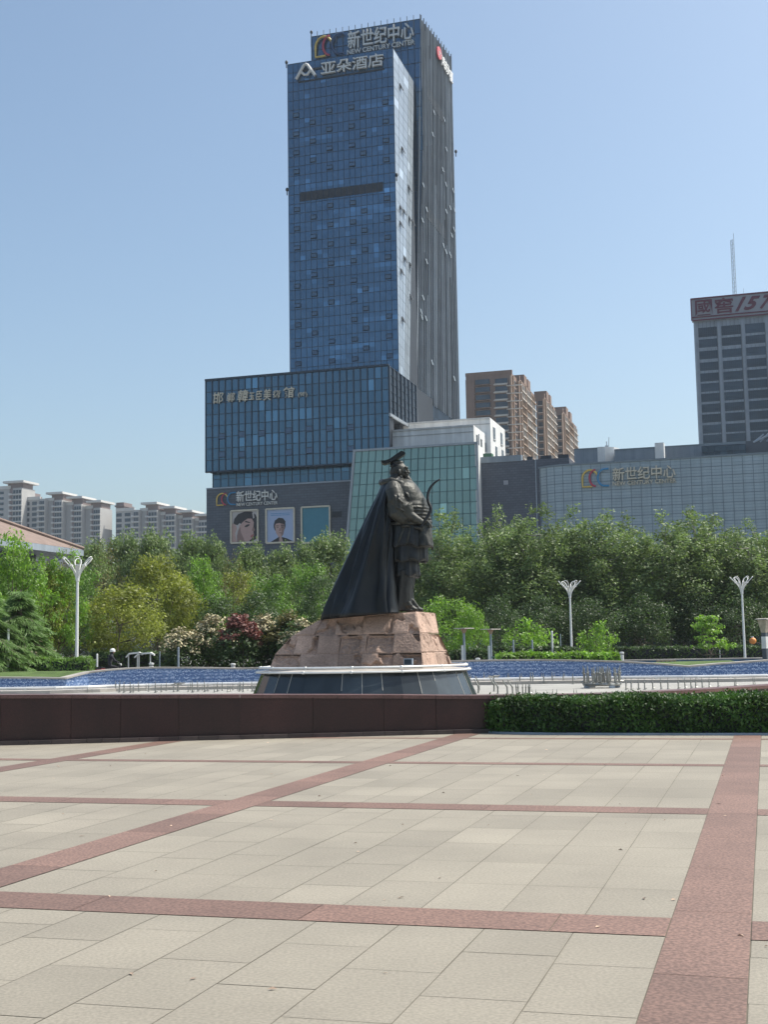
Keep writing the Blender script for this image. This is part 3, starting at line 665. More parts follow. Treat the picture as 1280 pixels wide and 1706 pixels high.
# robe hem and legs, boots
loft(b, [(952, 646, 692, .62, -.1), (975, 646, 687, .58, -.1), (995, 647, 683, .55, -.1), (1008, 648, 680, .54, -.1), (1018, 648, 678, .54, -.1)], fold=lambda y, th: .06 * math.sin(th * 8 + 1) + .03 * math.sin(th * 19))
b.tube([S(672, 952, -.34), S(671, 985, -.36), S(674, 1006, -.34)], [.34, .30, .24], 16)
b.tube([S(681, 952, .35), S(680, 985, .35), S(684, 1010, .35)], [.26, .19, .15], 14)
remesh(b.build('robe', MT['bronze_shaded'], st), .021, 1, .014, 4)
# boots with gathered cuffs
for (x, y, d) in ((680, 1012.5, -.34), (690, 1014, .34)):
    b = MB()
    b.ball(S(x, y, d), 12.5 * k_, .15, 5.6 * px2m, SX, SY, UP, 16, 10); b.ball(S(x + 10, y + 2, d), 6.5 * k_, .12, 3.6 * px2m, SX, SY, UP, 14, 8); b.tube([S(x - 5, y - 9, d), S(x - 5, y, d)], [.17, .19], 12)
    for a in range(9):
        th = a / 8; b.tube([S(x - 12 + 12 * th, y - 13.5 - 4 * math.sin(3.1 * th), d - .14 - .03 * (a % 2)), S(x - 15 + 21 * th, y - 3, d - .16)], [.03, .055], 8)
    b.ball(S(x, y + 4.5, d), 14 * k_, .16, 1.6 * px2m, SX, SY, UP, 16, 6)
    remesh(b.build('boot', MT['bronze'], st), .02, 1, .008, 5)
# sash panel hanging from the belt
b = MB(); loft(b, [(876, 697, 718, .30, -.52), (884, 697, 719.5, .33, -.54), (896, 696, 721, .35, -.58), (908, 696, 721.5, .36, -.62), (911.5, 697, 722.5, .36, -.62)], 40, fold=lambda y, th: .05 * math.sin(th * 6 + y * .3) + .02 * math.sin(th * 17))
b.tube([S(717, 884, -.3), S(719, 900, -.32), S(721.5, 913, -.32), S(720, 917, -.3)], [.05, .05, .045, .02], 8)
b.tube([S(690, 878, -.80), S(700, 880, -.86), S(712, 879, -.70), S(718, 882, -.4)], [.06, .07, .07, .05], 8)
for (x0, y0, x1, y1) in ((668, 877, 683, 876.5), (684, 877, 678, 906), (673, 879, 664, 904)): b.tube([S(x0, y0, -.76), S((x0 + x1) / 2, (y0 + y1) / 2 - 1, -.86), S(x1, y1, -.86)], [.05, .05, .03], 8)
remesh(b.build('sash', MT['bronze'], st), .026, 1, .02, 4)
# cape: thick cloth swept back to the left, open on the near front
def cape():
    b = MB(); nu, nv = 90, 44; rows = []
    for j in range(nv + 1):
        t = j / nv; y = 799 + (1026 - 799) * t
        xl = np.interp(y, [799, 803, 812, 830, 852, 899, 960, 1010, 1026], [645, 637, 633.5, 626, 614.5, 592, 565, 543, 535])
        xf = np.interp(y, [799, 806, 820, 850, 880, 940, 1000, 1026], [662, 655, 648, 645, 646, 645, 648, 652])          # near front edge
        hb = np.interp(t, [0, .04, .12, .4, 1], [.42, .64, .86, 1.08, 1.46])
        yb = y + 7 * (1 - t) * 0 + np.interp(t, [0, .8, 1], [0, 0, 0])
        row = []
        for i in range(nu + 1):
            s = i / nu; q = max(0.0, 1 - s / .14); th = R(-92) - R(176) * max(0, (s - .14) / .86)     # near edge -> back -> far edge; the first stretch turns in over the robe
            a = (xf - xl) * k_
            fo = (.08 + .20 * t) * ((1 - 2 * abs(math.sin(th * 3.6 + .9 * t + .6)) ** .7) * .5 + (1 - 2 * abs(math.sin(th * 8.5 + 2.3 - .8 * t))) * .25 + noise.noise(Vector((th * 3, t * 2.2, 4))) * .8) * min(1, t * 5 + .12)
            ca, sa = math.cos(th), math.sin(th)
            rr = 1 + fo * (.45 + .55 * abs(sa)) + .05 * noise.noise(Vector((th * 9, t * 5, 1)))
            p = S(xf, y, 0) + SX * (ca * a * min(rr, 1.03)) + SY * (sa * hb * rr)
            if q: p += SX * (q * (.10 + .22 * t) + .04 * math.sin(q * 5 + t * 4)) + SY * (q * q * (.10 + .34 * t) + .05 * math.sin(q * 6 + 9 * t))
            row.append(p)
        rows.append(row)
    # drop the hem onto the pedestal top
    top = rings[3]
    for i, p in enumerate(rows[-1]):
        s = (p - top[0]).dot(E1) / max(.1, (top[1] - top[0]).length); p.z = top[0].z + (top[1].z - top[0].z) * max(-.03, min(1, s)) + .015
    for j in range(nv - 6, nv):
        pass
    n = nu + 1; vs = [p for r_ in rows for p in r_]; b.add(vs, [(j * n + i, j * n + i + 1, (j + 1) * n + i + 1, (j + 1) * n + i) for j in range(nv) for i in range(nu)])
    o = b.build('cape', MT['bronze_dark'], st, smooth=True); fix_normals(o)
    md = o.modifiers.new('thick', 'SOLIDIFY'); md.thickness = .07; md.offset = -1
    return o
cape()
b = MB(); b.tube([S(641, 803, -.40), S(652, 801, -.50), S(668, 805, -.60), S(682, 812, -.58), S(692, 818, -.36)], [.10, .12, .10, .09, .06], 10); b.tube([S(641, 803, .40), S(652, 801, .50), S(668, 805, .60), S(690, 816, .30)], [.10, .12, .10, .06], 10); b.tube([S(641, 803, -.42), S(637, 804, 0), S(641, 803, .42)], [.10, .12, .10], 10)
remesh(b.build('cape_collar', MT['bronze'], st), .03, 1, .01)
# crown: cap and bent flat board
b = MB(); bd = [(635, 767), (636.2, 770.6), (641.2, 773), (651, 770), (663, 764.2), (675.6, 755.8), (675, 753), (669, 750.8), (661, 755.8), (650, 764), (642, 766.8)]
b.sweep([S(x, y, -.19) for x, y in bd], SY * .38); crown = b.build('crown_board', MT['bronze_dark'], st); fix_normals(crown)
b = MB(); loft(b, [(763, 652, 661, .11), (769, 651.5, 662, .13), (774, 650, 666, .19), (778, 649.5, 671, .225)], 28); remesh(b.build('crown_cap', MT['bronze_dark'], st), .024, 1)
# bow: recurved limb with its grip in the hands
b = MB(); bp = subdiv([(x, y, 0) for x, y in ((702, 878), (706, 870.5), (712, 862), (717.5, 851), (717.6, 845), (714, 836), (713, 827), (714.8, 818), (719.5, 809.5), (726, 803), (733.5, 798.6))], 5)
b.tube([S(p.x, p.y, -.95 + (886 - p.y) * .006) for p in bp], [np.interp(i, [0, 12, 25, 40, len(bp) - 1], [.045, .052, .05, .042, .022]) for i in range(len(bp))], 10)
b.build('bow', MT['bronze_dark'], st, smooth=True)

# ------------------------------------------------------------------ glass podium box, tower, stone base
GL = .4                                                     # street level far behind the trees
BC = P(647.5, 609.5, 212)                                   # right front top corner of the glass box
PB = Plane(BC, E1, -E2)                                     # front of the glass box
uz = lambda pl, x, y: pl.hit(x, y)
ub_l, _ = uz(PB, 342.8, 700); ub_r, zb_t = uz(PB, 647.5, 609.5); _, zb_b = uz(PB, 586.6, 771.5)
_, z_mid = uz(PB, 648.5, 691)
foot = lambda pl, u0, u1, d0, d1: [tuple(pl.pt(u0, 0, -d0)[:2]), tuple(pl.pt(u1, 0, -d0)[:2]), tuple(pl.pt(u1, 0, -d1)[:2]), tuple(pl.pt(u0, 0, -d1)[:2])]
pod = thing('podium_building', 'blue glass podium box on a dark stone base in front of the tall tower', 'building', (BC.x, BC.y, GL))
b = MB(); b.prism(foot(PB, ub_l + .1, ub_r - .1, .1, 40), z_mid, zb_t - .1); b.prism(foot(PB, ub_l + .1, ub_r - .1, .1, 3.0), zb_b, z_mid); b.build('box_core', MT['louver'], pod)
curtain(PB, (ub_l, zb_b), (ub_r, zb_b), (ub_r, zb_t), (ub_l, zb_t), 27, 8, MT['glass_box'], MT['mull_dark'], pod, .15, .18, .08, .07, seed=3, nm='box_glazing', patch=.2)
rg = Plane(PB.pt(ub_r, 0), E2, E1)
curtain(rg, (0, z_mid), (17.5, z_mid), (17.5, zb_t), (0, zb_t), 7, 6, MT['glass_grey'], MT['mull_dark'], pod, .16, .2, .15, .07, seed=4, nm='side_glazing')
b = MB()
for i in range(8): b.bar(rg.pt(i * 2.5, z_mid, .1), rg.pt(i * 2.5, zb_t, .1), .07, .22, E1)
b.build('side_fin', MT['fin'], pod)
b = MB(); b.bar(rg.pt(-.3, z_mid, 0), rg.pt(17.5, z_mid, 0), .5, .3, E1); b.build('soffit_edge', MT['fin'], pod)
b = MB(); b.bar(PB.pt(ub_l - .1, zb_t + .15, -.2), PB.pt(ub_r + .1, zb_t + .15, -.2), .35, .5, -E2); b.bar(PB.pt(ub_l, zb_b - .05, -.2), PB.pt(ub_r - .1, zb_b - .05, -.2), .25, .55, -E2); b.build('box_edge', MT['mull_dark'], pod)
# recessed strip
PR = PB.back(1.6); ur_l, zr_t = uz(PR, 354.5, 786); ur_r, zr_b = uz(PR, 588, 799)
curtain(PR, (ur_l, zr_b - 1.5), (ur_r + 4, zr_b - 1.5), (ur_r + 4, zb_b + .3), (ur_l, zb_b + .3), 20, 3, MT['glass_box'], MT['mull_dark'], pod, .10, .1, .10, .07, seed=5, nm='recess_glazing')
b = MB(); b.prism(foot(PR, ur_l + .05, ur_r + 6, .1, 35), GL, zb_b + .2); b.build('recess_core', MT['louver'], pod)
# stone base
us_l, zs_t = uz(PB, 343.8, 813.7); us_r, zs_t2 = uz(PB, 592, 798.6); zs = (zs_t + zs_t2) / 2
b = MB(); b.prism(foot(PB, us_l, us_r + 3, 0, 30), GL, zs); b.build('stone_base', MT['stone_courses'], pod)
b = MB(); b.bar(PB.pt(us_l, zs - .12, .0), PB.pt(us_r, zs - .12, .0), .24, .12, -E2); b.build('base_coping', MT['frame_grey'], pod)
b = MB(); u, z = uz(PB, 561, 857); b.box(PB.pt(u, z, .05), 1.7, .1, 1.0, E1, E2)
for k in range(5): b.box(PB.pt(u, z - .4 + k * .2, .12), 1.6, .06, .05, E1, E2)
b.build('wall_grille', MT['louver'], pod)
for (x, y) in ((368, 727), (402, 723.5), (434, 722), (476, 718), (509, 715), (545, 714), (580, 712), (368, 757), (402, 757), (476, 754), (509, 751), (545, 750), (580, 748)):
    u, z = uz(PB, x, y); uu = ub_l + round((u - ub_l) / ((ub_r - ub_l) / 27)) * (ub_r - ub_l) / 27
    casement(PB, uu, z - .5, (ub_r - ub_l) / 27, 1.0, pod)

# signs on the podium
s_ = thing('museum_sign', 'raised brush script museum lettering in Chinese on the glass podium box', 'sign', PB.pt(*uz(PB, 425, 660)))
for i, (ch, xa, xb, yb, yt, bo) in enumerate((('邯', 357, 374, 673.5, 655, .02), ('郸', 379, 393, 671, 655.5, .012), ('韓', 397, 415, 670.5, 651, .02), ('玉', 416, 425, 667, 655, .03), ('臣', 428, 438, 667, 652.5, .012), ('美', 440, 453, 668, 649, .012), ('術', 456, 469, 663.5, 651.5, .02), ('館', 473, 492, 664, 646, .03))):
    u0, z0 = uz(PB, xa, yb); u1, _ = uz(PB, xb, yb); _, z1 = uz(PB, xa, yt)
    letters(PB, ch, u0, u1, z0, z1, .28, .22, MT['gold_letter'], s_, bold=bo * .5, shear=.12)
u0, z0 = uz(PB, 498, 663.5); u1, _ = uz(PB, 513, 662); _, z1 = uz(PB, 498, 654.5)
letters(PB, '(9F)', u0, u1, z0, z1, .26, .18, MT['gold_letter'], s_, bold=.0)
s_ = thing('podium_sign', 'silver centre name lettering with a tricolour emblem on the dark stone base above the posters', 'sign', PB.pt(*uz(PB, 412, 832)))
letters_px(PB, '新世纪中心', 395, 837, 463, 833, 18, .12, .3, MT['lead'], s_, bold=.01); letters_px(PB, 'NEW CENTURY CENTER', 395, 844, 463, 840, 5.5, .12, .2, MT['lead'], s_)
emblem(PB, 361, 394, 822, 843, .2, s_)
# three posters on the stone base
def poster(x0, x1, yt, yb, label, art):
    u0, z1 = uz(PB, x0, yt); u1, _ = uz(PB, x1, yt); _, z0 = uz(PB, x0, yb); p = thing('billboard', label, 'billboard', PB.pt(u0, z0), 'framed billboards on the stone base')
    f = MB()
    for (a, c) in (((u0, z0), (u1, z0)), ((u1, z0), (u1, z1)), ((u1, z1), (u0, z1)), ((u0, z1), (u0, z0))): f.bar(PB.pt(*a, .02), PB.pt(*c, .02), .28, .30, -E2)
    f.build('frame', MT['gold_letter'], p); art(u0 + .1, u1 - .1, z0 + .1, z1 - .1, p)
def disc(pl, pts, off, m, parent, name):
    b = MB(); A = [pl.pt(u, z, off) for u, z in pts]; b.sweep(A, -pl.n * .02); return b.build(name, m, parent)
def ell(cu, cz, ru, rz, rot=0, n=28, a0=0, a1=360): return [(cu + ru * math.cos(R(t)) * math.cos(R(rot)) - rz * math.sin(R(t)) * math.sin(R(rot)), cz + ru * math.cos(R(t)) * math.sin(R(rot)) + rz * math.sin(R(t)) * math.cos(R(rot))) for t in np.linspace(a0, a1, n)]
def art_teal(u0, u1, z0, z1, p): disc(PB, [(u0, z0), (u1, z0), (u1, z1), (u0, z1)], .08, MT['teal'], p, 'picture')
def clip(pts, u0, u1, z0, z1): return [(min(max(u, u0), u1), min(max(z, z0), z1)) for u, z in pts]
def art_woman(u0, u1, z0, z1, p):
    w, h = u1 - u0, z1 - z0; q = lambda a, c: (u0 + a * w, z0 + c * h)
    disc(PB, [q(0, 0), q(1, 0), q(1, 1), q(0, 1)], .06, MT['posterwarm'], p, 'picture')
    disc(PB, [q(0, .62), q(.14, .60), q(.2, .45), q(.13, .3), q(.16, .1), q(.2, 0), q(0, 0)], .075, MT['face'], p, 'printed_shoulder')
    disc(PB, clip([q(*t) for t in ((.06, .62), (.1, .76), (.25, .91), (.5, .98), (.78, .97), (.93, .86), (1, .7), (1, .1), (.7, .0), (.5, .5), (.3, .62), (.22, .55), (.12, .58))], u0, u1, z0, z1), .08, MT['ink'], p, 'printed_hair')
    disc(PB, [q(*t) for t in ((.2, 0), (.2, .22), (.26, .4), (.3, .54), (.45, .66), (.62, .75), (.78, .74), (.86, .62), (.84, .48), (.9, .38), (.84, .32), (.86, .2), (.78, .1), (.6, 0))], .095, MT['face'], p, 'printed_face')
    disc(PB, ell(*q(.60, .52), .10 * w, .035 * h, 20), .112, MT['ink'], p, 'printed_eye'); disc(PB, [q(.50, .64), q(.72, .60), q(.71, .63), q(.55, .68)], .112, MT['ink'], p, 'printed_brow')
    disc(PB, [q(.2, 0), q(.2, .22), q(.26, .4), q(.33, .5), q(.36, .3), q(.46, .12), q(.5, 0)], .10, MT['face_dark'], p, 'printed_shade'); disc(PB, [q(.84, .48), q(.9, .38), q(.84, .33), q(.78, .36), q(.8, .44)], .105, MT['face_dark'], p, 'printed_nose'); disc(PB, [q(.74, .20), q(.84, .25), q(.85, .20), q(.80, .13), q(.73, .15)], .108, MT['lip'], p, 'printed_lips')
    disc(PB, [q(.8, .93), q(.86, .93), q(.88, .76), q(.83, .74)], .112, MT['posterwarm'], p, 'printed_hairclip')
def art_man(u0, u1, z0, z1, p):
    w, h = u1 - u0, z1 - z0; q = lambda a, c: (u0 + a * w, z0 + c * h)
    disc(PB, [q(0, 0), q(1, 0), q(1, 1), q(0, 1)], .06, MT['posterblue'], p, 'picture')
    disc(PB, [q(.1, 0), q(.32, .10), q(.45, .16), q(.6, .14), q(.75, .10), q(.98, 0)], .075, MT['ink'], p, 'printed_jacket')
    disc(PB, ell(*q(.47, .50), .22 * w, .22 * h), .08, MT['ink'], p, 'printed_hair')
    disc(PB, [q(.30, .5), q(.33, .30), q(.42, .16), q(.52, .14), q(.6, .22), q(.66, .42), q(.64, .54), q(.45, .58), q(.33, .56)], .095, MT['face'], p, 'printed_face')
    for cx in (.40, .58): disc(PB, ell(*q(cx, .445), .034 * w, .009 * h), .112, MT['ink'], p, 'printed_eye'); disc(PB, [q(cx - .07, .485), q(cx + .06, .485), q(cx + .05, .50), q(cx - .05, .505)], .112, MT['ink'], p, 'printed_brow')
    disc(PB, [q(.52, .56), q(.64, .54), q(.66, .42), q(.6, .22), q(.52, .14), q(.50, .2), q(.56, .32), q(.52, .42)], .10, MT['face_dark'], p, 'printed_shade'); disc(PB, [q(.47, .42), q(.50, .42), q(.53, .345), q(.45, .335)], .105, MT['face_dark'], p, 'printed_nose')
    disc(PB, [q(.26, .55), q(.30, .66), q(.44, .74), q(.60, .72), q(.69, .62), q(.68, .52), q(.62, .60), q(.5, .62), q(.36, .58)], .108, MT['ink'], p, 'printed_fringe')
    disc(PB, [q(.45, 0), q(.47, .26), q(.52, .27), q(.56, .1), q(.6, 0)], .112, MT['face'], p, 'printed_hand'); disc(PB, [q(.45, .27), q(.55, .27), q(.54, .285), q(.46, .285)], .115, MT['ink'], p, 'printed_mouth')
    b = MB(); r_ = random.Random(5)
    for row, zz in ((0, .86), (1, .81)):
        a = .14
        while a < .86:
            l = r_.uniform(.015, .04); b.sweep([PB.pt(*q(a, zz), .08), PB.pt(*q(a + l, zz), .08), PB.pt(*q(a + l, zz + .018), .08), PB.pt(*q(a, zz + .018), .08)], -PB.n * .015); a += l + .012
    b.build('printed_caption', MT['blue'], p)
poster(385.5, 430, 851.5, 905, 'framed billboard of a dark haired woman in close up, leftmost on the dark stone base', art_woman)
poster(444, 490.5, 848.5, 905, 'framed pale blue billboard of a young man with a hand before his mouth', art_man)
poster(503, 550, 845.5, 905, 'framed plain teal billboard, rightmost on the dark stone base', art_teal)

# tower: lower block front, slanted pale notch, rear block, finned side
PT = PB.back(9.0); ut_l, zt_t = uz(PT, 479, 107.7); ut_r, zt_r = uz(PT, 655, 80); ztop = (zt_t + zt_r) / 2
PN = Plane(PT.pt(ut_r, 0), E2, E1); NU = G(690, 134.5, ztop); NU = (NU - PN.p0).dot(E2)
PK = PB.back(9.0 + NU + .8)
ut_l, zt_t = uz(PT, 479, 107.7); ut_r, zt_r = uz(PT, 655, 80); ztop = (zt_t + zt_r) / 2
tow = thing('glass_tower', 'tall blue glass skyscraper with a stepped top and a finned grey side', 'building', PT.pt(ut_r, GL))
NV = 37; z0 = zb_t - 6
fh = (ztop - z0) / NV
curtain(PT, (ut_l, z0), (ut_r, z0), (ut_r, ztop), (ut_l, ztop), 19, NV * 2, MT['glass_blue'], MT['mull_dark'], tow, .06, .06, .07, .09, seed=11, nm='front_glazing', every=2, patch=.22)
b = MB(); b.prism(foot(PT, ut_l + .08, ut_r - .06, .25, NU - 1), GL, ztop - .05); b.build('front_core', MT['louver'], tow)
b = MB()
a = uz(PT, 500, 319); c = uz(PT, 639, 303); d = uz(PT, 639, 318.5); n_ = 14
for i in range(n_):
    s, t = i / n_, (i + .93) / n_; ua, ub_ = a[0] + (c[0] - a[0]) * s, a[0] + (c[0] - a[0]) * t
    b.hexa([PT.pt(ua, d[1], .08), PT.pt(ub_, d[1], .08), PT.pt(ub_, d[1], -.02), PT.pt(ua, d[1], -.02), PT.pt(ua, c[1], .08), PT.pt(ub_, c[1], .08), PT.pt(ub_, c[1], -.02), PT.pt(ua, c[1], -.02)])
b.build('louver_band', MT['louver'], tow)
b = MB(); a = uz(PT, 497, 117); c = uz(PT, 640, 95)
b.box(PT.pt((a[0] + c[0]) / 2, a[1] - .3, .05), (c[0] - a[0]), .12, .5, E1, E2); b.box(PT.pt((a[0] + c[0]) / 2, a[1] - 2.4, .05), (c[0] - a[0]), .12, .3, E1, E2)
b.build('sign_rail', MT['louver'], tow)
colsf = [.085, .235, .385, .585, .735, .915]; cw = (ut_r - ut_l) / 19; r_ = random.Random(3); cnt = 0
for ci, s in enumerate(colsf):
    uu = ut_l + math.floor(s * 19) * cw
    for j in range(1, 35):
        zz = z0 + (j + .2) * fh * 1.0
        if zz < zb_t + 1 or zz > ztop - 9 or abs(zz - uz(PT, 570, 311)[1]) < 2.2: continue
        if (j + (0 if ci in (1, 4) else 1)) % 2 == 0 and r_.random() < .95 and cnt < 96: casement(PT, uu, zz, cw, fh * .42, tow, open_=.0 if r_.random() < .8 else .25); cnt += 1
# pale slanted notch face
tA = uz(PN, 655.3, 80.5); tB = uz(PN, 681, 121); tC = uz(PN, 690, 134.5); bA = uz(PN, 664.5, 620); bB = uz(PN, 674, 632); bC = uz(PN, 682.5, 643)
curtain(PN, (0, bA[1]), (bB[0], bB[1]), (tB[0], ztop - .1), (0, ztop - .1), 3, 34, MT['glass_pale'], MT['mull_grey'], tow, .04, .03, .04, .03, off=.02, seed=21, nm='pale_side')
curtain(PN, (bB[0], bB[1]), (bC[0], bC[1]), (tC[0], ztop - .1), (tB[0], ztop - .1), 2, 34, MT['roofpanel'], MT['mull_grey'], tow, .05, .03, .08, .05, off=.0, seed=22, nm='grey_side')
b = MB(); b.hexa([PN.pt(.3, GL, -.2), PN.pt(bC[0], GL, -.2), PN.pt(bC[0], GL, -3), PN.pt(.3, GL, -3), PN.pt(.3, ztop - .1, -.2), PN.pt(tC[0], ztop - .1, -.2), PN.pt(tC[0], ztop - .1, -3), PN.pt(.3, ztop - .1, -3)]); b.build('notch_core', MT['louver'], tow)
for (x, y) in ((666, 138), (669, 243), (680, 307), (666, 341), (671.5, 347), (666, 367), (673, 426), (667.5, 446.5), (669.5, 526.5), (681, 359), (686.5, 365), (682, 436), (683, 489)):
    u, z = uz(PN, x, y); b = MB(); p = [PN.pt(u, z, .04), PN.pt(u + 1.1, z, .04), PN.pt(u + 1.1, z - 1.2, .5), PN.pt(u, z - 1.2, .5)]; b.sweep(p, E1 * -.08); b.build('open_vent', MT['louver'], tow)
# rear block
uk_l, zk_t = uz(PK, 518.9, 61.5); uk_r, zk_r = uz(PK, 700.7, 31.5); zk = (zk_t + zk_r) / 2; uk_b, zk_b = uz(PK, 692.5, 640)
curtain(PK, (uk_l, ztop - 14), (uk_l + (uk_r - uk_l) * 1.0, ztop - 14), (uk_r, zk), (uk_l, zk), 17, 9, MT['glass_blue'], MT['mull_dark'], tow, .10, .10, .06, .10, seed=31, nm='crown_glazing')
uA = uz(PK, 676, 300)[0]
curtain(PK, (ut_r - 4, zk_b), (uk_b, zk_b), (uk_r - .12, ztop - 14), (ut_r - 4, ztop - 14), 3, 70, MT['glass_blue'], MT['mull_dark'], tow, .08, .06, .08, .1, seed=32, nm='rear_glazing')
ftop = G(751, 96, zk); nearT = PK.pt(uk_r, zk); nearB = PK.pt(uk_b, 0); farB = Vector((ftop.x, ftop.y, 0))
# finned side: ruled between the leaning near edge and the upright far edge
dS = Vector((ftop.x - nearT.x, ftop.y - nearT.y, 0)).normalized(); nS = Vector((dS.y, -dS.x, 0))
def side_pt(s, z, off=0.0):
    q = nearB + (Vector((nearT.x, nearT.y, 0)) - nearB) * max(0, (z - zk_b) / (zk - zk_b)); p = q + (Vector((farB.x, farB.y, 0)) - q) * s; return Vector((p.x, p.y, z)) + nS * off
g = MB(); rr = random.Random(8); nz = 46
for j in range(nz):
    za, zb_ = GL + (zk - GL) * j / nz, GL + (zk - GL) * (j + 1) / nz
    for i in range(12):
        t = rr.uniform(.75, 1.25); g.quad(side_pt(i / 12, za), side_pt((i + 1) / 12, za), side_pt((i + 1) / 12, zb_), side_pt(i / 12, zb_), t)
g.build('side_glazing', MT['glass_grey'], tow)
b = MB()
zfin = lambda s: uz(Plane(side_pt(s, 60), dS, nS), 692 + 46 * s, 654 + 40 * s)[1]
for i in range(25):
    s = i / 24; z = zfin(min(s, 1.0)) if i < 24 else 40
    zc = zk + (.0 if i % 2 else .8)
    k = z
    while k < zc - 1:
        e = min(zc, k + rr.uniform(18, 50)); tt = rr.uniform(.6, 1.5)
        b.bar(side_pt(s, k, .02), side_pt(s, e, .02), .075, .22, nS, tt); k = e
b.build('side_fin', MT['fin'], tow)
b = MB(); b.tube([side_pt(0, zk_b, .15), side_pt(0, zk - 20, .15)], .22, 6); b.build('corner_strip', MT['fin'], tow)
b = MB()
for (x, y, x2, y2) in ((708, 163, 732, 199), (711, 361, 737, 390)):
    for i in range(11):
        s = .22 + .5 * i / 11; yy = y + (y2 - y) * i / 11; z = uz(Plane(side_pt(s, 60), dS, nS), x + (x2 - x) * i / 11, yy)[1]
        a0, a1 = side_pt(s, z - 1.0, .12), side_pt(s + .045, z - 1.0, .12); b.hexa([a0, a1, a1 - nS * .1, a0 - nS * .1, a0 + UP * 2.4, a1 + UP * 2.4, a1 - nS * .1 + UP * 2.4, a0 - nS * .1 + UP * 2.4])
b.build('side_louver', MT['louver'], tow)
for i in range(26):
    s, z = rr.uniform(.05, .95), rr.uniform(48, 110)
    b = MB(); a0, a1 = side_pt(s, z, .3), side_pt(s + .028, z, .3); b.hexa([a0 + nS * .30, a1 + nS * .30, a1 + nS * .25, a0 + nS * .25, a0 + UP * 1.1, a1 + UP * 1.1, a1 + UP * 1.1 - nS * .05, a0 + UP * 1.1 - nS * .05]); b.build('side_vent', MT['mull_grey'], tow)
b = MB(); q0 = [PK.pt(uk_l + .1, 0, -.2), PK.pt(uk_b - .1, 0, -.2), farB - nS * .3, PK.pt(uk_l + .1, 0, -20)]; q1 = [PK.pt(uk_l + .1, 0, -.2), PK.pt(uk_r - .15, 0, -.2), farB - nS * .3, PK.pt(uk_l + .1, 0, -20)]
z_ = lambda p, z: Vector((p.x, p.y, z))
b.hexa([z_(p, zk_b) for p in q0] + [z_(p, zk - .6) for p in q1]); b.hexa([z_(p, GL) for p in q0] + [z_(p, zk_b) for p in q0]); b.build('rear_core', MT['louver'], tow)
b = MB()
for i in range(18): u = uk_l + (uk_r - uk_l) * i / 17; b.bar(PK.pt(u, zk - 2.2, .12), PK.pt(u, zk + .9, .12), .12, .12, -E2, .8)
b.build('parapet_post', MT['mull_grey'], tow)
b = MB()
for p in (PK.pt(uk_l, zk + .5), PT.pt(ut_l - .2, ztop + .0), side_pt(1.0, 104, .7), PT.pt(ut_l - .3, uz(PT, 480, 320)[1]), PT.pt(ut_r + .3, uz(PT, 659, 297)[1], .2)): b.ball(p + UP * .5, .28, .28, .4); b.tube([p - UP * .6, p + UP * .3], .1, 6)
b.build('beacon', MT['black'], tow)
# tower signs
s_ = thing('rooftop_sign', 'large silver lettering with a yellow and red emblem at the very top of the tower', 'sign', PK.pt(uk_r, zk - 8))
letters_px(PK, '新世纪中心', 581, 84.5, 691, 66, 29, .25, .45, MT['lead'], s_, bold=.012); letters_px(PK, 'NEW CENTURY CENTER', 580, 94.5, 692, 74, 8, .25, .35, MT['lead'], s_, bold=.012)
emblem(PK, 526, 575, 64, 99, .5, s_, ('yellow', 'red', 'navy'))
s_ = thing('hotel_sign', 'silver hotel lettering with a peaked A shaped mark near the top of the tower front', 'sign', PT.pt((ut_l + ut_r) / 2, ztop - 8))
letters_px(PT, '亚朵酒店', 536.5, 126.5, 640, 112, 21, .25, .45, MT['lead'], s_, bold=.008)
q = lambda x, y: uz(PT, x, y)
arc_tube(PT, [q(495, 134), q(508, 110.5), q(511, 109.2), q(514, 110), q(527, 128)], .55, .30, MT['lead'], s_, 'peak_mark'); arc_tube(PT, [q(504, 122.5), q(509, 127), q(514, 126.5), q(518, 120)], .55, .26, MT['lead'], s_, 'smile_mark')
pS = Plane(side_pt(.5, zk - 12), dS, nS)
s_ = thing('side_sign', 'white lettering with a red disc high on the finned grey side of the tower', 'sign', side_pt(.7, zk - 12))
ud, zd = uz(pS, 727.2, 89.5); b = MB(); b.lathe(pS.pt(ud, zd, .45), [(1.3, 0), (1.3, .3)], 24, ex=pS.e, ey=UP, ez=nS); b.build('red_disc', mat('side_sign_red', (.60, .12, .14), .5), s_)
ud, zd = uz(pS, 727.6, 90); letters(pS, '大', ud - .75, ud + .75, zd - .8, zd + .7, .72, .08, MT['lead'], s_, name='disc_mark')
for ch, x, y in (('鸿', 734.2, 103.5), ('东', 739.6, 112.5), ('大', 743.2, 119.5), ('厦', 747.6, 129)):
    u, z = uz(pS, x, y); letters(pS, ch, u - 1.0, u + 1.0, z - 1.15, z + 1.15, .45, .25, MT['white_metal'], s_, bold=.012)

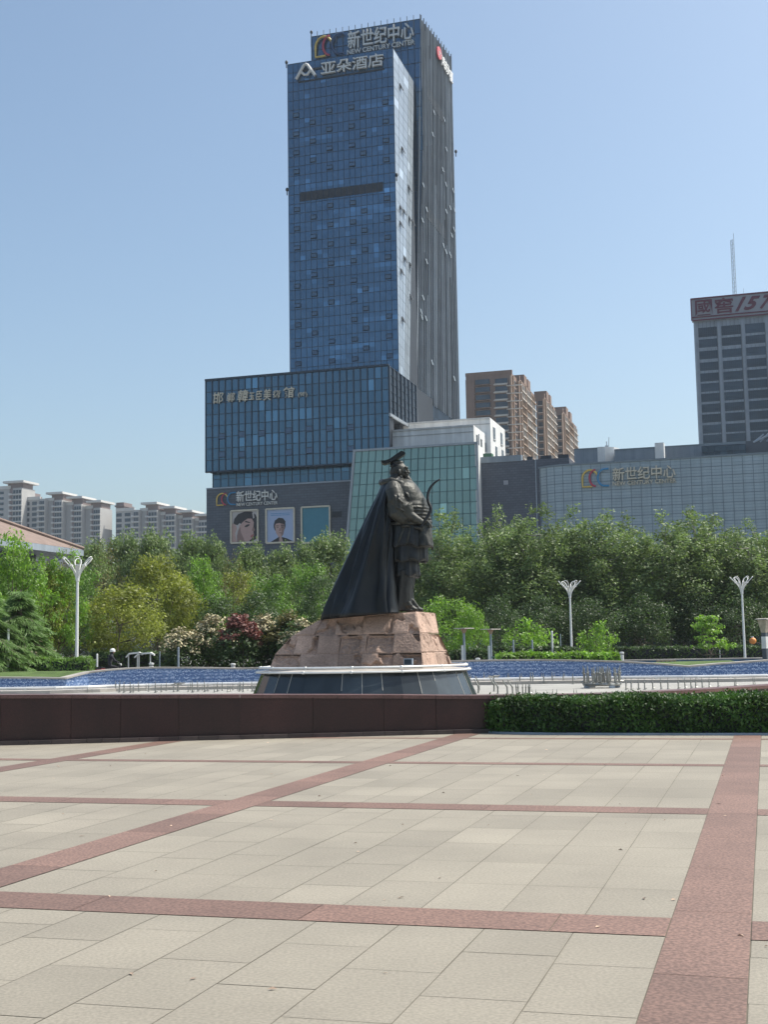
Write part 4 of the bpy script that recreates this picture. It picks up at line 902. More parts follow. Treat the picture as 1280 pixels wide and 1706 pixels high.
# ------------------------------------------------------------------ green glass hall with a leaning left edge
PG = PB.back(-6.0)
g_tl = uz(PG, 591.8, 752); g_tr = uz(PG, 794.3, 739); zg = (g_tl[1] + g_tr[1]) / 2; g_bl = uz(PG, 580.5, 890)
hall = thing('glass_hall', 'green glass hall with a leaning left edge directly behind the statue', 'building', PG.pt(g_tr[0], GL))
t = (zg - GL) / (zg - g_bl[1]); ul0 = g_tl[0] + (g_bl[0] - g_tl[0]) * t
curtain(PG, (ul0, GL), (g_tr[0], GL), (g_tr[0], zg), (g_tl[0], zg), 17, 18, MT['glass_green'], mat('dark_teal_mullion', (.02, .07, .08), .5), hall, .10, .10, .07, .08, seed=41, nm='front_glazing')
b = MB(); b.hexa([PG.pt(ul0 + .1, GL, -.12), PG.pt(g_tr[0] - .1, GL, -.12), PG.pt(g_tr[0] - .1, GL, -5.5), PG.pt(ul0 + .1, GL, -5.5), PG.pt(g_tl[0] + .1, zg - .1, -.12), PG.pt(g_tr[0] - .1, zg - .1, -.12), PG.pt(g_tr[0] - .1, zg - .1, -5.5), PG.pt(g_tl[0] + .1, zg - .1, -5.5)]); b.build('hall_core', MT['louver'], hall)
b = MB(); b.bar(PG.pt(ul0 - .1, GL), PG.pt(g_tl[0] - .1, zg), .4, .25, -E2); b.bar(PG.pt(g_tl[0] - .3, zg + .1), PG.pt(g_tr[0] + .3, zg + .1), .35, .3, -E2); b.bar(PG.pt(g_tr[0] + .1, GL), PG.pt(g_tr[0] + .1, zg), .35, .3, -E2); b.build('edge_trim', MT['fin'], hall)
ps = Plane(PG.pt(g_tr[0], 0), E2, E1); b = MB(); b.hexa([ps.pt(0, GL, 0), ps.pt(5, GL, 0), ps.pt(5, GL, -.3), ps.pt(0, GL, -.3), ps.pt(0, zg, 0), ps.pt(5, zg, 0), ps.pt(5, zg, -.3), ps.pt(0, zg, -.3)]); b.build('side_wall', MT['white_wall'], hall)
# white building behind the hall
PW = PB.back(2.0); w_r = uz(PW, 789.5, 708.3); w_l = uz(PW, 648, 717)[0]
wb = thing('white_building', 'two step white rendered building with small dark windows behind the green glass hall', 'building', PW.pt(w_r[0], GL))
b = MB(); b.prism(foot(PW, w_l - 1, w_r[0], 0, 11), GL, w_r[1]); b.build('lower_wall', MT['white_wall'], wb)
PW2 = PW.back(9.5); w2 = uz(PW2, 817, 695.8); rs = Plane(PW2.pt(w2[0], 0), E2, E1); u2 = uz(rs, 841.5, 714)[0]
b = MB(); b.prism(foot(PW2, w_l - 1, w2[0], 0, u2), GL, w2[1]); b.build('upper_wall', MT['white_wall'], wb)
b = MB()
for (pl_, a, c, z) in ((PW, w_l - 1, w_r[0], w_r[1]), (PW2, w_l - 1, w2[0], w2[1])): b.bar(pl_.pt(a, z - .05, 0), pl_.pt(c, z - .05, 0), .3, .15, -E2, .75); b.bar(pl_.pt(a, z - 1.1, 0), pl_.pt(c, z - 1.1, 0), .12, .08, -E2, .6)
b.build('roof_edge', MT['white_wall'], wb)
r1 = Plane(PW.pt(w_r[0], 0), E2, E1)
def side_window(pl_, x, y, wu, h, parent):
    u, z = uz(pl_, x, y); b = MB(); b.box(pl_.pt(u, z, .02), wu, .08, h, pl_.e, pl_.n); f = b.build('window', MT['window_dark'], parent)
    m = MB(); m.bar(pl_.pt(u - wu / 2, z - h / 2 - .06, .02), pl_.pt(u + wu / 2, z - h / 2 - .06, .02), .12, .15, pl_.n); m.bar(pl_.pt(u, z - h / 2, .06), pl_.pt(u, z + h / 2, .06), .07, .05, pl_.n); m.build('window_sill', MT['frame_white'], f)
for (x, y) in ((795, 733), (802.5, 740), (809.5, 746), (813.5, 748)): side_window(r1, x, y, 1.1, 1.7, wb)
for (x, y) in ((823.8, 722.5), (836, 731.5), (827.5, 754.5), (838, 760)): side_window(rs, x, y, 1.8, 2.2, wb)
b = MB(); b.tube([r1.pt(uz(r1, 797, 730)[0], 20, .15), r1.pt(uz(r1, 797, 730)[0], w_r[1] - 1, .15)], .1, 6); b.build('drainpipe', MT['frame_grey'], wb)

# ------------------------------------------------------------------ mall to the right
PM = PB.back(-5.0)
zm = uz(PM, 1100, 765.2)[1]; um0 = uz(PM, 946, 780)[0]; um1 = um0 + 120
mall = thing('shopping_mall', 'long pale blue grey panelled mall with a rounded left corner behind the plane trees', 'building', PM.pt(um0, GL))
RC = 7.0
path = [PM.pt(um1 - i * 1.55, 0) for i in range(int((um1 - um0) / 1.55) + 1)]; cc = PM.pt(um0, 0, -RC)
path += [cc + (-E2 * math.cos(t) - E1 * math.sin(t)) * RC for t in np.linspace(.11, math.pi / 2, 8)]
path += [cc - E1 * RC + E2 * k for k in (2, 4, 8)]
path = path[::-1]
hz = list(np.arange(GL, zm - .3, 1.42)) + [zm]
g = MB(); b = MB(); rr = random.Random(2)
for i in range(len(path) - 1):
    a, c = path[i], path[i + 1]; d = (c - a).normalized(); n = Vector((d.y, -d.x, 0))
    for j in range(len(hz) - 1): 
        zz = [hz[j] + (hz[j + 1] - hz[j]) * k / 3 for k in range(4)]
        for k in range(3):
            t = rr.uniform(.96, 1.04) * (1.0 if k else .96); g.quad(z_(a, zz[k] + .012), z_(c, zz[k] + .012), z_(c, zz[k + 1] - .012), z_(a, zz[k + 1] - .012), t)
    b.bar(z_(a, GL) + n * .0, z_(a, zm) + n * .0, .085, .06, n)
    for z in hz: b.bar(z_(a, z), z_(c, z), .10 if z < zm else .3, .05 if z < zm else .15, n)
g.build('panel_facade', MT['mallpanel'], mall); b.build('panel_joints', MT['mull_grey'], mall)
b = MB(); b.prism([tuple((p - Vector((0, 0, 0)))[:2]) for p in [q + E2 * .12 + E1 * .06 for q in path]] + [tuple((path[-1] + E2 * 40)[:2]), tuple((path[0] + E2 * 30)[:2])], GL, zm - .25); b.build('mall_core', MT['greystone'], mall)
# roof structures
PMR = PM.back(9.0)
def roofbox(x0, x1, yt, m, name, dep=6, pl_=PMR, parent=mall, zlow=None, sd=5, joints=True, left=False):
    u0, z0_ = uz(pl_, x0, yt); u1, z1 = uz(pl_, x1, yt); z1 = z0_ if left else z1; b = MB(); b.prism(foot(pl_, u0, u1, 0, dep), zm - 1.5 if zlow is None else zlow, z1); o = b.build(name, m, parent)
    if joints and u1 - u0 > 3:
        j = MB(); k = u0 + 1.6
        while k < u1: j.bar(pl_.pt(k, zm - 1, 0), pl_.pt(k, z1, 0), .06, .03, pl_.n); k += 1.6
        j.bar(pl_.pt(u0, z1 - .1, 0), pl_.pt(u1, z1 - .1, 0), .2, .08, pl_.n); j.build('panel_joints', MT['mull_grey'], o)
    return u0, u1, z1
roofbox(1024, 1400, 748.5, MT['roofpanel'], 'roof_parapet', 10, PM.back(7), left=True)
u0, u1, z1 = roofbox(957, 996, 745.5, MT['roofpanel'], 'stair_house', 8)
pr = PMR; b = MB(); ua = u1; pts = [pr.pt(ua, 0, 0.0), pr.pt(ua + 1.2, 0, -.25), pr.pt(ua + 2.6, 0, -1.2), pr.pt(ua + 3.2, 0, -2.6), pr.pt(ua + 3.2, 0, -8), pr.pt(ua, 0, -8)]; b.prism([tuple(p[:2]) for p in pts], zm - 1.5, z1 + .1); b.build('stair_tower', MT['white_wall'], mall)
roofbox(1091.5, 1106.5, 737, MT['white_wall'], 'roof_vent', 2.2, PM.back(3), joints=False)
uq0, uq1, _ = roofbox(1170, 1243, 737.5, MT['roofpanel'], 'glazed_lantern', 4, PM.back(2.5), joints=False)
pq = PM.back(2.5); curtain(pq, (uq0, zm + .1), (uq1, zm + .1), (uq1, _ - .2), (uq0, _ - .2), 7, 2, MT['window_blue'], MT['mull_dark'], mall, .10, .1, .2, .08, off=.05, seed=51, nm='lantern_glazing')
roofbox(1243, 1400, 735, MT['greystone'], 'roof_plant_house', 10, PM.back(4), joints=False, left=True)
b = MB(); p = PMR.pt(uz(PMR, 1008, 740)[0], z1 + .1, -3); b.tube([p, p + UP * 1.3], .08, 6); b.tube([p + UP * .4 + E1 * .3, p + UP * 2.0 + E1 * .45], .05, 6); b.box(p + UP * .3, .5, .4, .6); b.build('roof_mast', MT['frame_grey'], mall)
b = MB(); p0 = PM.back(4).pt(uz(PM, 1256, 730)[0], zm + 2.4)
for k in range(5): b.tube([p0 + E1 * k * 1.0, p0 + E1 * (k + 1.6) + UP * (1.2 + k * .35)], .12, 6)
b.tube([p0, p0 + E1 * 6 + UP * 2.5], .16, 6); b.build('roof_truss', MT['frame_grey'], mall)
s_ = thing('mall_sign', 'silver centre name lettering with a yellow purple and blue emblem on the pale panelled mall', 'sign', PM.pt(*uz(PM, 1050, 795)))
letters_px(PM, '新世纪中心', 1022, 802, 1127, 796, 22, .12, .35, MT['gold_letter'], s_, bold=.012); letters_px(PM, 'NEW CENTURY CENTER', 1022, 809.5, 1128, 803.5, 6.5, .12, .25, MT['gold_letter'], s_, bold=.012)
emblem(PM, 970, 1016, 783, 813, .3, s_)
# dark tiled wing between hall and mall
PD = PB.back(-3.0); zd = uz(PD, 860, 767.5)[1]; ud0 = uz(PD, 799.5, 800)[0]; ud1 = uz(PD, 950, 800)[0]
wing = thing('dark_wing', 'plain dark grey tiled wing between the green glass hall and the rounded mall', 'building', PD.pt(ud0, GL))
b = MB(); b.prism(foot(PD, ud0, ud1, 0, 12), GL, zd); b.build('tiled_wall', MT['tile_courses'], wing)
up0 = uz(PD, 801, 765)[0]; up1 = uz(PD, 869, 765)[0]; zp = uz(PD, 840, 759.5)[1]
b = MB(); b.prism(foot(PD, up0, up1, -.12, 1.5), zd - .1, zp); b.build('parapet_panel', MT['roofpanel'], wing)
b = MB(); b.prism(foot(PD, uz(PD, 893, 800)[0], uz(PD, 894.5, 800)[0], -.12, .5), GL, zd); b.build('downpipe', MT['frame_grey'], wing)
b = MB(); u, z = uz(PD, 843.5, 804); b.box(PD.pt(u, z, .05), .75, .1, .7, E1, E2); b.build('wall_vent', MT['signgrey'], wing)
b = MB()
for k, x in enumerate((880, 905, 912, 934, 941)):
    b = MB(); u = uz(PD, x, 765)[0]; b.box(PD.pt(u, zd + .35, -2), .9 + .3 * (k % 2), .9, .9, E1, E2); b.build('roof_unit', MT['louver'], wing)

b = MB(); u = uz(PD, 807, 757)[0]; b.box(PD.pt(u, zd + 1.2, -3), 1.6, 1.5, 1.3, E1, E2); tag(b.build('rooftop_cabin', mat('green_cabin', (.05, .14, .08), .6)), 'small green box standing on the roof beside the white building', 'cabin')

# ------------------------------------------------------------------ office tower at the right edge with the red lettered board
OC = P(1161, 700, 305); PO = Plane(OC, E1, -E2)
uo0 = uz(PO, 1160, 620)[0]; zo_b = uz(PO, 1154.5, 535.4)[1]; zo_t = uz(PO, 1152.5, 499.6)[1]; uo1 = uo0 + 34
off_ = thing('office_tower', 'grey office tower with bands of dark windows at the right edge', 'building', PO.pt(uo0, GL))
b = MB(); b.prism(foot(PO, uo0, uo1, 0, 24), GL, zo_b + .5); b.build('concrete_frame', MT['frame_grey'], off_)
wf = uz(PO, 1201.5, 600)[0] - uo0; bay = uz(PO, 1240.5, 600)[0] - uz(PO, 1200.5, 600)[0]
fy = [547, 566.5, 586, 605, 623, 640, 657, 674.5, 691.5, 709.5, 726]
for bi in range(5):
    ua = uo0 + (1.1 if bi == 0 else wf + bay * (bi - 1) + .55); ub_ = uo0 + wf + bay * bi - .65 + (0 if bi else 0)
    for k, yy in enumerate(fy + [743, 760, 777]):
        z1 = uz(PO, 1161, yy)[1]; z0_ = z1 - 2.08
        if k == 0: z0_ -= .3
        w_ = MB(); w_.quad(PO.pt(ua, z0_, .03), PO.pt(ub_, z0_, .03), PO.pt(ub_, z1, .03), PO.pt(ua, z1, .03), rnd.uniform(.75, 1.3)); w_ = w_.build('window', MT['window_blue'], off_)
        m = MB(); nn = 10
        for i in range(nn + 1): u = ua + (ub_ - ua) * i / nn; m.bar(PO.pt(u, z0_, .03), PO.pt(u, z1, .03), .07, .06, -E2)
        m.bar(PO.pt(ua, z0_ + .8, .03), PO.pt(ub_, z0_ + .8, .03), .06, .06, -E2); m.build('frame', MT['mull_dark'], w_)
    p = MB(); u = uo0 + (wf + bay * bi); p.bar(PO.pt(u - .1, GL, 0), PO.pt(u - .1, zo_b, 0), .6, .35, -E2); p.bar(PO.pt(u - .55, GL, 0), PO.pt(u - .55, zo_b - 2, 0), .12, .2, -E2, .4); p.build('pier', MT['frame_grey'], off_)
b = MB()
for k in range(34): u = uo0 + 1.2 + k * .95; b.box(PO.pt(u, zo_b - 1.25, .06), .07, .1, 1.8, E1, E2)
for k, yy in enumerate(fy[1:]):
    z1 = uz(PO, 1161, yy)[1]
    for i in range(34): b.box(PO.pt(uo0 + 1.2 + i * .95, z1 + .28, .03), .05, .05, .5, E1, E2)
b.build('panel_joints', MT['mull_dark'], off_)
brd = thing('roof_board', 'long grey roof board with dark red Chinese characters and numerals on the right office tower', 'sign', PO.pt(uo0, zo_b))
us0 = uz(PO, 1152.6, 510)[0]
b = MB(); b.prism(foot(PO, us0, uo1, -.6, 1.5), zo_b, zo_t); b.build('board', MT['signgrey'], brd)
b = MB(); b.bar(PO.pt(us0 - .1, zo_t, .6), PO.pt(uo1, zo_t, .6), .35, .2, -E2); b.bar(PO.pt(us0, zo_b, .6), PO.pt(us0, zo_t, .6), .3, .2, -E2)
for dz in (0, .75): b.bar(PO.pt(us0, zo_b + dz, .6), PO.pt(uo1, zo_b + dz, .6), .28, .2, -E2)
b.build('border', MT['signred'], brd)
for ch, xa, xb, yb, yt, bo, sh in (('國', 1160, 1188.5, 527.5, 502, .012, 0), ('窖', 1192.5, 1223.5, 524, 498.5, .012, 0), ('1', 1226, 1245, 520, 497, .03, .6), ('5', 1240, 1269, 518, 496, .03, .5), ('7', 1267, 1290, 516, 493, .03, .5), ('3', 1290, 1312, 514, 491, .03, .5)):
    u0, z0_ = uz(PO, xa, yb); u1, _ = uz(PO, xb, yb); _, z1 = uz(PO, xa, yt); letters(PO, ch, u0, u1, z0_, z1, .6, .2, MT['signred'], brd, bold=bo, shear=sh)
# lattice mast on the office roof
pm = PO.pt(uz(PO, 1225, 491)[0], zo_t - 1, -4); zm_t = uz(PO.back(4), 1223, 388)[1]
ms = thing('lattice_mast', 'slim steel lattice mast on the roof of the right office tower', 'mast', pm)
b = MB(); hgt = zm_t - pm.z; leg = [Vector((math.cos(a), math.sin(a), 0)) * .50 for a in (.3, 2.4, 4.5)]
for i, l in enumerate(leg): b.tube([pm + l, pm + l * .9 + UP * (hgt * (.90 if i else 1.0))], .05, 5)
b.build('mast_leg', MT['mull_grey'], ms)
b = MB(); nb = 15
for k in range(nb):
    za, zc = hgt * .9 * k / nb, hgt * .9 * (k + 1) / nb
    for i in range(3): b.tube([pm + leg[i] + UP * za, pm + leg[(i + 1) % 3] + UP * zc], .03, 4); b.tube([pm + leg[i] + UP * zc, pm + leg[(i + 1) % 3] + UP * zc], .025, 4)
b.build('bracing', MT['mull_grey'], ms)
b = MB(); p = PO.pt(uz(PO, 1240, 490)[0], zo_t, -6); b.tube([p, p + UP * 3.4], .03, 5); tag(b.build('roof_rod', MT['mull_grey']), 'thin rod beside the lattice mast on the office roof', 'rod')

# ------------------------------------------------------------------ brown apartment slab behind
HB = P(851, 616, 450).z
def brown(nm_label, xl, xc, yc, xr, fronts, rows, top_steps, cols, D=None):
    c = G(xc, yc, HB) if D is None else P(xc, yc, D); fr = Plane(c, E1, -E2); sd_ = Plane(c, E2, E1); zt_ = c.z
    ul = uz(fr, xl, yc)[0]; ur = uz(sd_, xr, yc + 40)[0]
    t = thing('apartment_block', nm_label, 'building', fr.pt(0, GL), 'brown apartment blocks behind the mall')
    b = MB(); b.prism(foot(fr, ul, 0, 0, ur), GL, zt_ - 1.2); b.build('wall', MT['brownwall'], t)
    b = MB(); b.prism(foot(fr, ul - .1, .15, -.15, 1.2), zt_ - 1.2, zt_); 
    b.build('roof_parapet', MT['brownwall'], t)
    for (s0, s1, h) in top_steps:
        b = MB(); b.prism([tuple(sd_.pt(ur * s0, 0, .1)[:2]), tuple(sd_.pt(ur * s1, 0, .1)[:2]), tuple(sd_.pt(ur * s1, 0, -5)[:2]), tuple(sd_.pt(ur * s0, 0, -5)[:2])], zt_ - 1.3, zt_ + h); b.build('roof_turret', MT['brownwall'], t)
    nfl = rows
    for k in range(nfl):
        z = zt_ - 3.9 - k * 2.9
        for (px, wd_, bay_) in fronts:
            u = uz(fr, px, yc + 20)[0]; m = MB(); m.box(fr.pt(u, z + .1, .3 if bay_ else .02), wd_, .7 if bay_ else .12, 1.7, E1, E2); f = m.build('window', MT['window_blue'], t)
            s = MB(); s.box(fr.pt(u, z - 1.0, .35 if bay_ else .1), wd_ + .5, .9 if bay_ else .5, .28, E1, E2); s.build('window_sill', MT['slab'] if not bay_ else MT['brownwall'], f)
        for (s0, s1, kind) in cols:
            ua, ub_ = ur * s0, ur * s1
            if kind == 'b':
                m = MB(); m.box(sd_.pt((ua + ub_) / 2, z - .2, .05), ub_ - ua, .12, 2.1, E2, E1); m.build('window', MT['window_dark'], t)
            else:
                m = MB(); m.box(sd_.pt((ua + ub_) / 2, z - .1, .02), ub_ - ua, .12, 2.2, E2, E1)
                f = m.build('window', MT['window_dark'], t); s = MB(); s.box(sd_.pt((ua + ub_) / 2, z - 1.45, .45), ub_ - ua + .3, .9, .35, E2, E1)
                n3 = max(2, int((ub_ - ua) / 1.5))
                for i in range(n3 + 1): u = ua + (ub_ - ua) * i / n3; s.box(sd_.pt(u, z + .0, .25), .18, .45, 2.6, E2, E1, tint=.9)
                s.build('balcony', MT['slab'] if rnd.random() < .8 else MT['tanwall'], f)
    # upright ribs between the bays
    m = MB()
    for (s0, s1, kind) in cols: m.box(sd_.pt(ur * s0 - .3, (zt_ + GL) / 2 - 1, .3), .5, .7, zt_ - GL - 2, E2, E1)
    m.box(fr.pt(-.3, (zt_ + GL) / 2 - 1, .35), .6, .7, zt_ - GL - 2.4, E1, E2); m.build('wall_rib', MT['tanwall'], t)
    return t, fr, sd_
t1, fr1, _ = brown('brown apartment block with a broad plain front, nearest to the glass tower', 776, 852.5, 616, 862, [(784.5, 2.6, 0), (804.5, 5.2, 1), (813.8, 1.3, 0), (835.5, 4.6, 0)], 12, [], [(.15, .85, 'b')], 450)
m = MB()
for k in range(12): z = HB - 5.4 - k * 2.9; u = uz(fr1, 835, 650)[0]; m.box(fr1.pt(u, z, .7), 5.0, 1.5, .32, E1, E2); m.box(fr1.pt(u + 5.0, z - .6, .5), 5.6, 1.0, .3, E1, E2)
m.build('balcony', MT['slab'], t1)
m = MB(); m.box(fr1.pt(uz(fr1, 826, 640)[0], (HB) / 2, -.2), .3, .2, HB, E1, E2)
m.prism(foot(fr1, uz(fr1, 776, 624)[0], uz(fr1, 790.5, 624)[0], -.4, .5), GL, HB - 2.6); m.build('wall_pier', MT['brownwall'], t1)
brown('middle brown apartment block with stacked pale balconies on its sunny side', 855, 865.5, 625.5, 891, [(860, 1.8, 0)], 14, [(.30, .48, 2.4), (.55, .72, 2.2)], [(.05, .30, 'a'), (.36, .66, 'a'), (.70, .98, 'a')])
brown('brown apartment block third in the row, narrower and farther back', 893, 907, 655.5, 926, [(901, 1.8, 0)], 13, [(.2, .4, 2.2), (.5, .65, 2.2)], [(.05, .34, 'a'), (.40, .64, 'a'), (.70, .98, 'a')])
brown('farthest brown apartment block at the right end of the row', 926, 938, 680, 961.5, [(933, 1.8, 0)], 12, [(.22, .38, 2.4), (.5, .64, 2.2)], [(.05, .30, 'a'), (.34, .62, 'a'), (.68, .98, 'a')])

# ------------------------------------------------------------------ pale distant apartment towers at the left
def pale(label, xb0, xb1, xk0, xk1, yt, yph, ycap, cap=(0, 0), D=700, nfl=11, blue=False):
    c = P(xk0, yt, D); fr = Plane(c, E1, -E2); zt_ = c.z; t = thing('apartment_tower', label, 'building', fr.pt(0, GL), 'pale apartment towers on the left skyline')
    u = lambda x: uz(fr, x, 840)[0]
    b = MB(); b.prism(foot(fr, u(xb0), u(xb1), 0, 16), GL, zt_); b.build('wall', MT['flatwall'], t)
    b = MB(); b.prism(foot(fr, u(xb0) - .4, u(xb1) + .3, -.4, .2), zt_ - .6, zt_ + 1.2); b.build('roof_parapet', MT['pale_cap'], t)
    b = MB(); b.prism(foot(fr, u(xb1) - .3, u(xk0), -.3, 4), GL, zt_ - .2, ); b.build('recess', MT['flatbrown'], t)
    b = MB(); b.prism(foot(fr, u(xk0), u(xk1), -1.6, 12), GL, zt_ - .4); b.build('stair_bay', MT['flatwall'], t)
    b = MB(); b.prism(foot(fr, u(xb0), u(xb1), -.12, .2), GL, zt_ - 3.1 * 10); b.build('lower_band', MT['flatbrown'], t)
    if yph:
        zp = uz(fr, xk0, ycap + 2)[1]; b = MB(); b.prism(foot(fr, u(yph[0]), u(yph[1]), 0, 10), zt_ - .5, zp); b.build('penthouse', MT['flatbrown'], t)
        b = MB(); zc = uz(fr, xk0, ycap)[1]; b.prism(foot(fr, u(cap[0]), u(cap[1]), -3, 13), zp, zc + .5); b.build('roof', MT['pale_cap'], t)
    f0 = fr.back(-1.6)
    for k in range(nfl):
        z = zt_ - 2.6 - 3.1 * k
        for s in (.06, .38, .70):
            ua = u(xk0) + (u(xk1) - u(xk0)) * s; ub_ = ua + (u(xk1) - u(xk0)) * .24; m = MB(); m.box(f0.pt((ua + ub_) / 2, z, .05), ub_ - ua, .2, 1.9, E1, E2); m.build('window', MT['window_blue'], t)
        m = MB(); m.box(f0.pt((u(xk0) + u(xk1)) / 2, z - 1.5, .2), (u(xk1) - u(xk0)) + .8, .8, .5, E1, E2); m.build('balcony', MT['pale_cap'], t)
        m = MB(); m.box(fr.pt((u(xb1) + u(xk0)) / 2 - .8, z - 1.2, .7), max(1.4, (u(xk0) - u(xb1)) * .7), 1.3, 1.1, E1, E2); m.build('balcony', MT['pale_cap'], t)
        for s in (.12, .62):
            if u(xb1) - u(xb0) > 5: m = MB(); m.box(fr.pt(u(xb0) + (u(xb1) - u(xb0)) * s, z, .05), (u(xb1) - u(xb0)) * (.2 if not blue else .32), .2, 1.4 if not blue else 1.9, E1, E2); m.build('window', MT['window_blue'], t)
    return t
q = lambda a: a / 7.11
pale('tallest pale apartment tower at the far left with a flat overhanging roof', -22, q(115), q(165), q(270), 812.5, (q(85), q(265)), 803.5, (q(60), q(305)))
pale('pale apartment tower with blue glazed balconies, second building from the left edge', q(300), q(470), q(480), q(540), 830.5, None, 0, blue=True)
pale('pale apartment tower with overhanging roof, second tall one from the left', q(540), q(632), q(660), q(747), 832.5, (q(610), q(745)), 822, (q(572), q(768)))
pale('pale apartment tower with overhanging roof, third tall one from the left', q(782), q(862), q(892), q(978), 839.5, (q(850), q(975)), 829.2, (q(812), q(1000)))
pale('pale apartment tower with overhanging roof just left of the skyline gap', q(1008), q(1092), q(1122), q(1202), 845.5, (q(1075), q(1200)), 836, (q(1046), q(1224)))
q = lambda a: a / 3.2
pale('pale apartment tower with blue glazed balconies just right of the gap in the skyline', q(622), q(715), q(718), q(745), 849, None, 0, blue=True)
pale('pale apartment tower with overhanging roof, first one right of the gap', q(750), q(785), q(796), q(843), 849.5, (q(776), q(843)), 839, (q(762), q(848)))
pale('pale apartment tower with overhanging roof, second one right of the gap', q(846), q(878), q(888), q(938), 856, (q(874), q(936)), 845.8, (q(862), q(942)))
pale('pale apartment tower with overhanging roof, third one right of the gap', q(940), q(970), q(980), q(1028), 862, (q(968), q(1026)), 852.5, (q(955), q(1036)))
pale('low pale apartment tower at the edge of the stone podium', q(1030), q(1058), q(1064), q(1110), 866, (q(1060), q(1110)), 858.5, (q(1050), q(1120)))
for (x0, x1, yt, lab) in ((290, 366, 221, 'small dark rooftop tower between the two leftmost pale apartment towers'), (1930 - 556, 1930 - 460, 0, '')):
    if not lab: continue
    c = P(x0 / 7.11, 790 + yt / 7.11, 740); fr = Plane(c, E1, -E2); u1 = uz(fr, x1 / 7.11, 825)[0]; b = MB(); b.prism(foot(fr, 0, u1, 0, 10), GL, c.z); b.prism(foot(fr, -.6, u1 + .6, -.6, 11), c.z - 2.5, c.z - 1.6); tag(b.build('stair_tower', MT['flatbrown']), lab, 'building')
c = P(193, 837.5, 720); fr = Plane(c, E1, -E2); u1 = uz(fr, 206, 838)[0]; b = MB(); b.prism(foot(fr, 0, u1, 0, 10), GL, c.z); b.prism(foot(fr, -.6, u1 + .6, -.6, 11), c.z - 2.5, c.z - 1.6); tag(b.build('stair_tower', MT['flatbrown']), 'small dark rooftop tower just right of the gap in the skyline', 'building')

# ------------------------------------------------------------------ hall with a brown tiled hip roof behind the left trees
RCn = P(139, 916, 112); rh = thing('tiled_hall', 'building with a large brown tiled hip roof and pale eaves behind the left trees', 'building', (RCn.x, RCn.y, .5))
Lr, Wr, Hr = 58, 24, 5.4; ze = RCn.z
A_, B_, C_, D_ = RCn, RCn - E2 * Lr, RCn - E2 * Lr - E1 * Wr, RCn - E1 * Wr
R0, R1 = RCn - E2 * 12 - E1 * 12 + UP * Hr, RCn - E2 * (Lr - 12) - E1 * 12 + UP * Hr
b = MB(); b.add([A_, B_, C_, D_, R0, R1], [(1, 0, 4, 5), (2, 1, 5), (3, 2, 5, 4), (0, 3, 4)]); b.build('roof', MT['tile_roof'], rh)
b = MB(); b.hexa([z_(p, ze - .55) for p in (B_, A_, D_, C_)] + [z_(p, ze - .01) for p in (B_, A_, D_, C_)]); b.build('eaves', MT['frame_grey'], rh)
ii = [RCn - E2 * 3 - E1 * 3, RCn - E2 * (Lr - 3) - E1 * 3, RCn - E2 * (Lr - 3) - E1 * (Wr - 3), RCn - E2 * 3 - E1 * (Wr - 3)]
b = MB(); b.prism([tuple(p[:2]) for p in ii], .45, ze - .55); b.build('wall', MT['greystone'], rh)
b = MB(); b.tube([A_ + UP * .1, R0 + UP * .15, R1 + UP * .15], .18, 6); b.build('ridge', MT['tile_roof'], rh)

# ------------------------------------------------------------------ plants
def np_mesh(name, V, Q, tint, m, parent=None):
    me = bpy.data.meshes.new(name); nv, nq = len(V), len(Q)
    me.vertices.add(nv); me.vertices.foreach_set('co', np.asarray(V, np.float32).ravel())
    me.loops.add(nq * 4); me.loops.foreach_set('vertex_index', np.asarray(Q, np.int32).ravel())
    me.polygons.add(nq); me.polygons.foreach_set('loop_start', np.arange(nq, dtype=np.int32) * 4)
    me.update(calc_edges=True)
    a = me.attributes.new('tint', 'FLOAT', 'FACE'); a.data.foreach_set('value', np.asarray(tint, np.float32))
    me.materials.append(m); o = bpy.data.objects.new(name, me); col.objects.link(o)
    if parent is not None: o.parent = parent
    return o
def leaves(clumps, per, size, seed, droop=.0, asp=.6, up=.45, jitter=.22):
    """leaf faces spread through clumps (x, y, z, r, tint[, flat])"""
    g = np.random.default_rng(seed); Vs, T = [], []
    for cl in clumps:
        cx, cy, cz, r_, t = cl[:5]; fl = cl[5] if len(cl) > 5 else .8; n = max(8, int(per * r_ * r_))
        d = g.normal(size=(n, 3)); d /= np.linalg.norm(d, axis=1)[:, None]
        rad = r_ * (1 - .75 * g.random(n) ** 1.8) * (1 + .18 * np.sin(d[:, 0] * 7 + cx) * np.cos(d[:, 2] * 6 + cy))
        p = d * rad[:, None] * np.array([1, 1, fl]) + np.array([cx, cy, cz])
        nn = d * .55 + g.normal(size=(n, 3)) * .55 + np.array([0, 0, up]); nn /= np.linalg.norm(nn, axis=1)[:, None]
        a = np.cross(nn, g.normal(size=(n, 3))); a /= np.linalg.norm(a, axis=1)[:, None]
        a[:, 2] -= droop; a /= np.linalg.norm(a, axis=1)[:, None]
        b_ = np.cross(nn, a); s = size * (.6 + .8 * g.random(n))[:, None]
        q = np.stack([p - a * s * .5, p + b_ * s * asp * .5 - a * s * .05, p + a * s * .55, p - b_ * s * asp * .5 - a * s * .05], 1)
        Vs.append(q.reshape(-1, 3)); T.append(t * (1 - jitter + 2 * jitter * g.random(n)))
    V = np.concatenate(Vs); return V, np.arange(len(V)).reshape(-1, 4), np.concatenate(T)
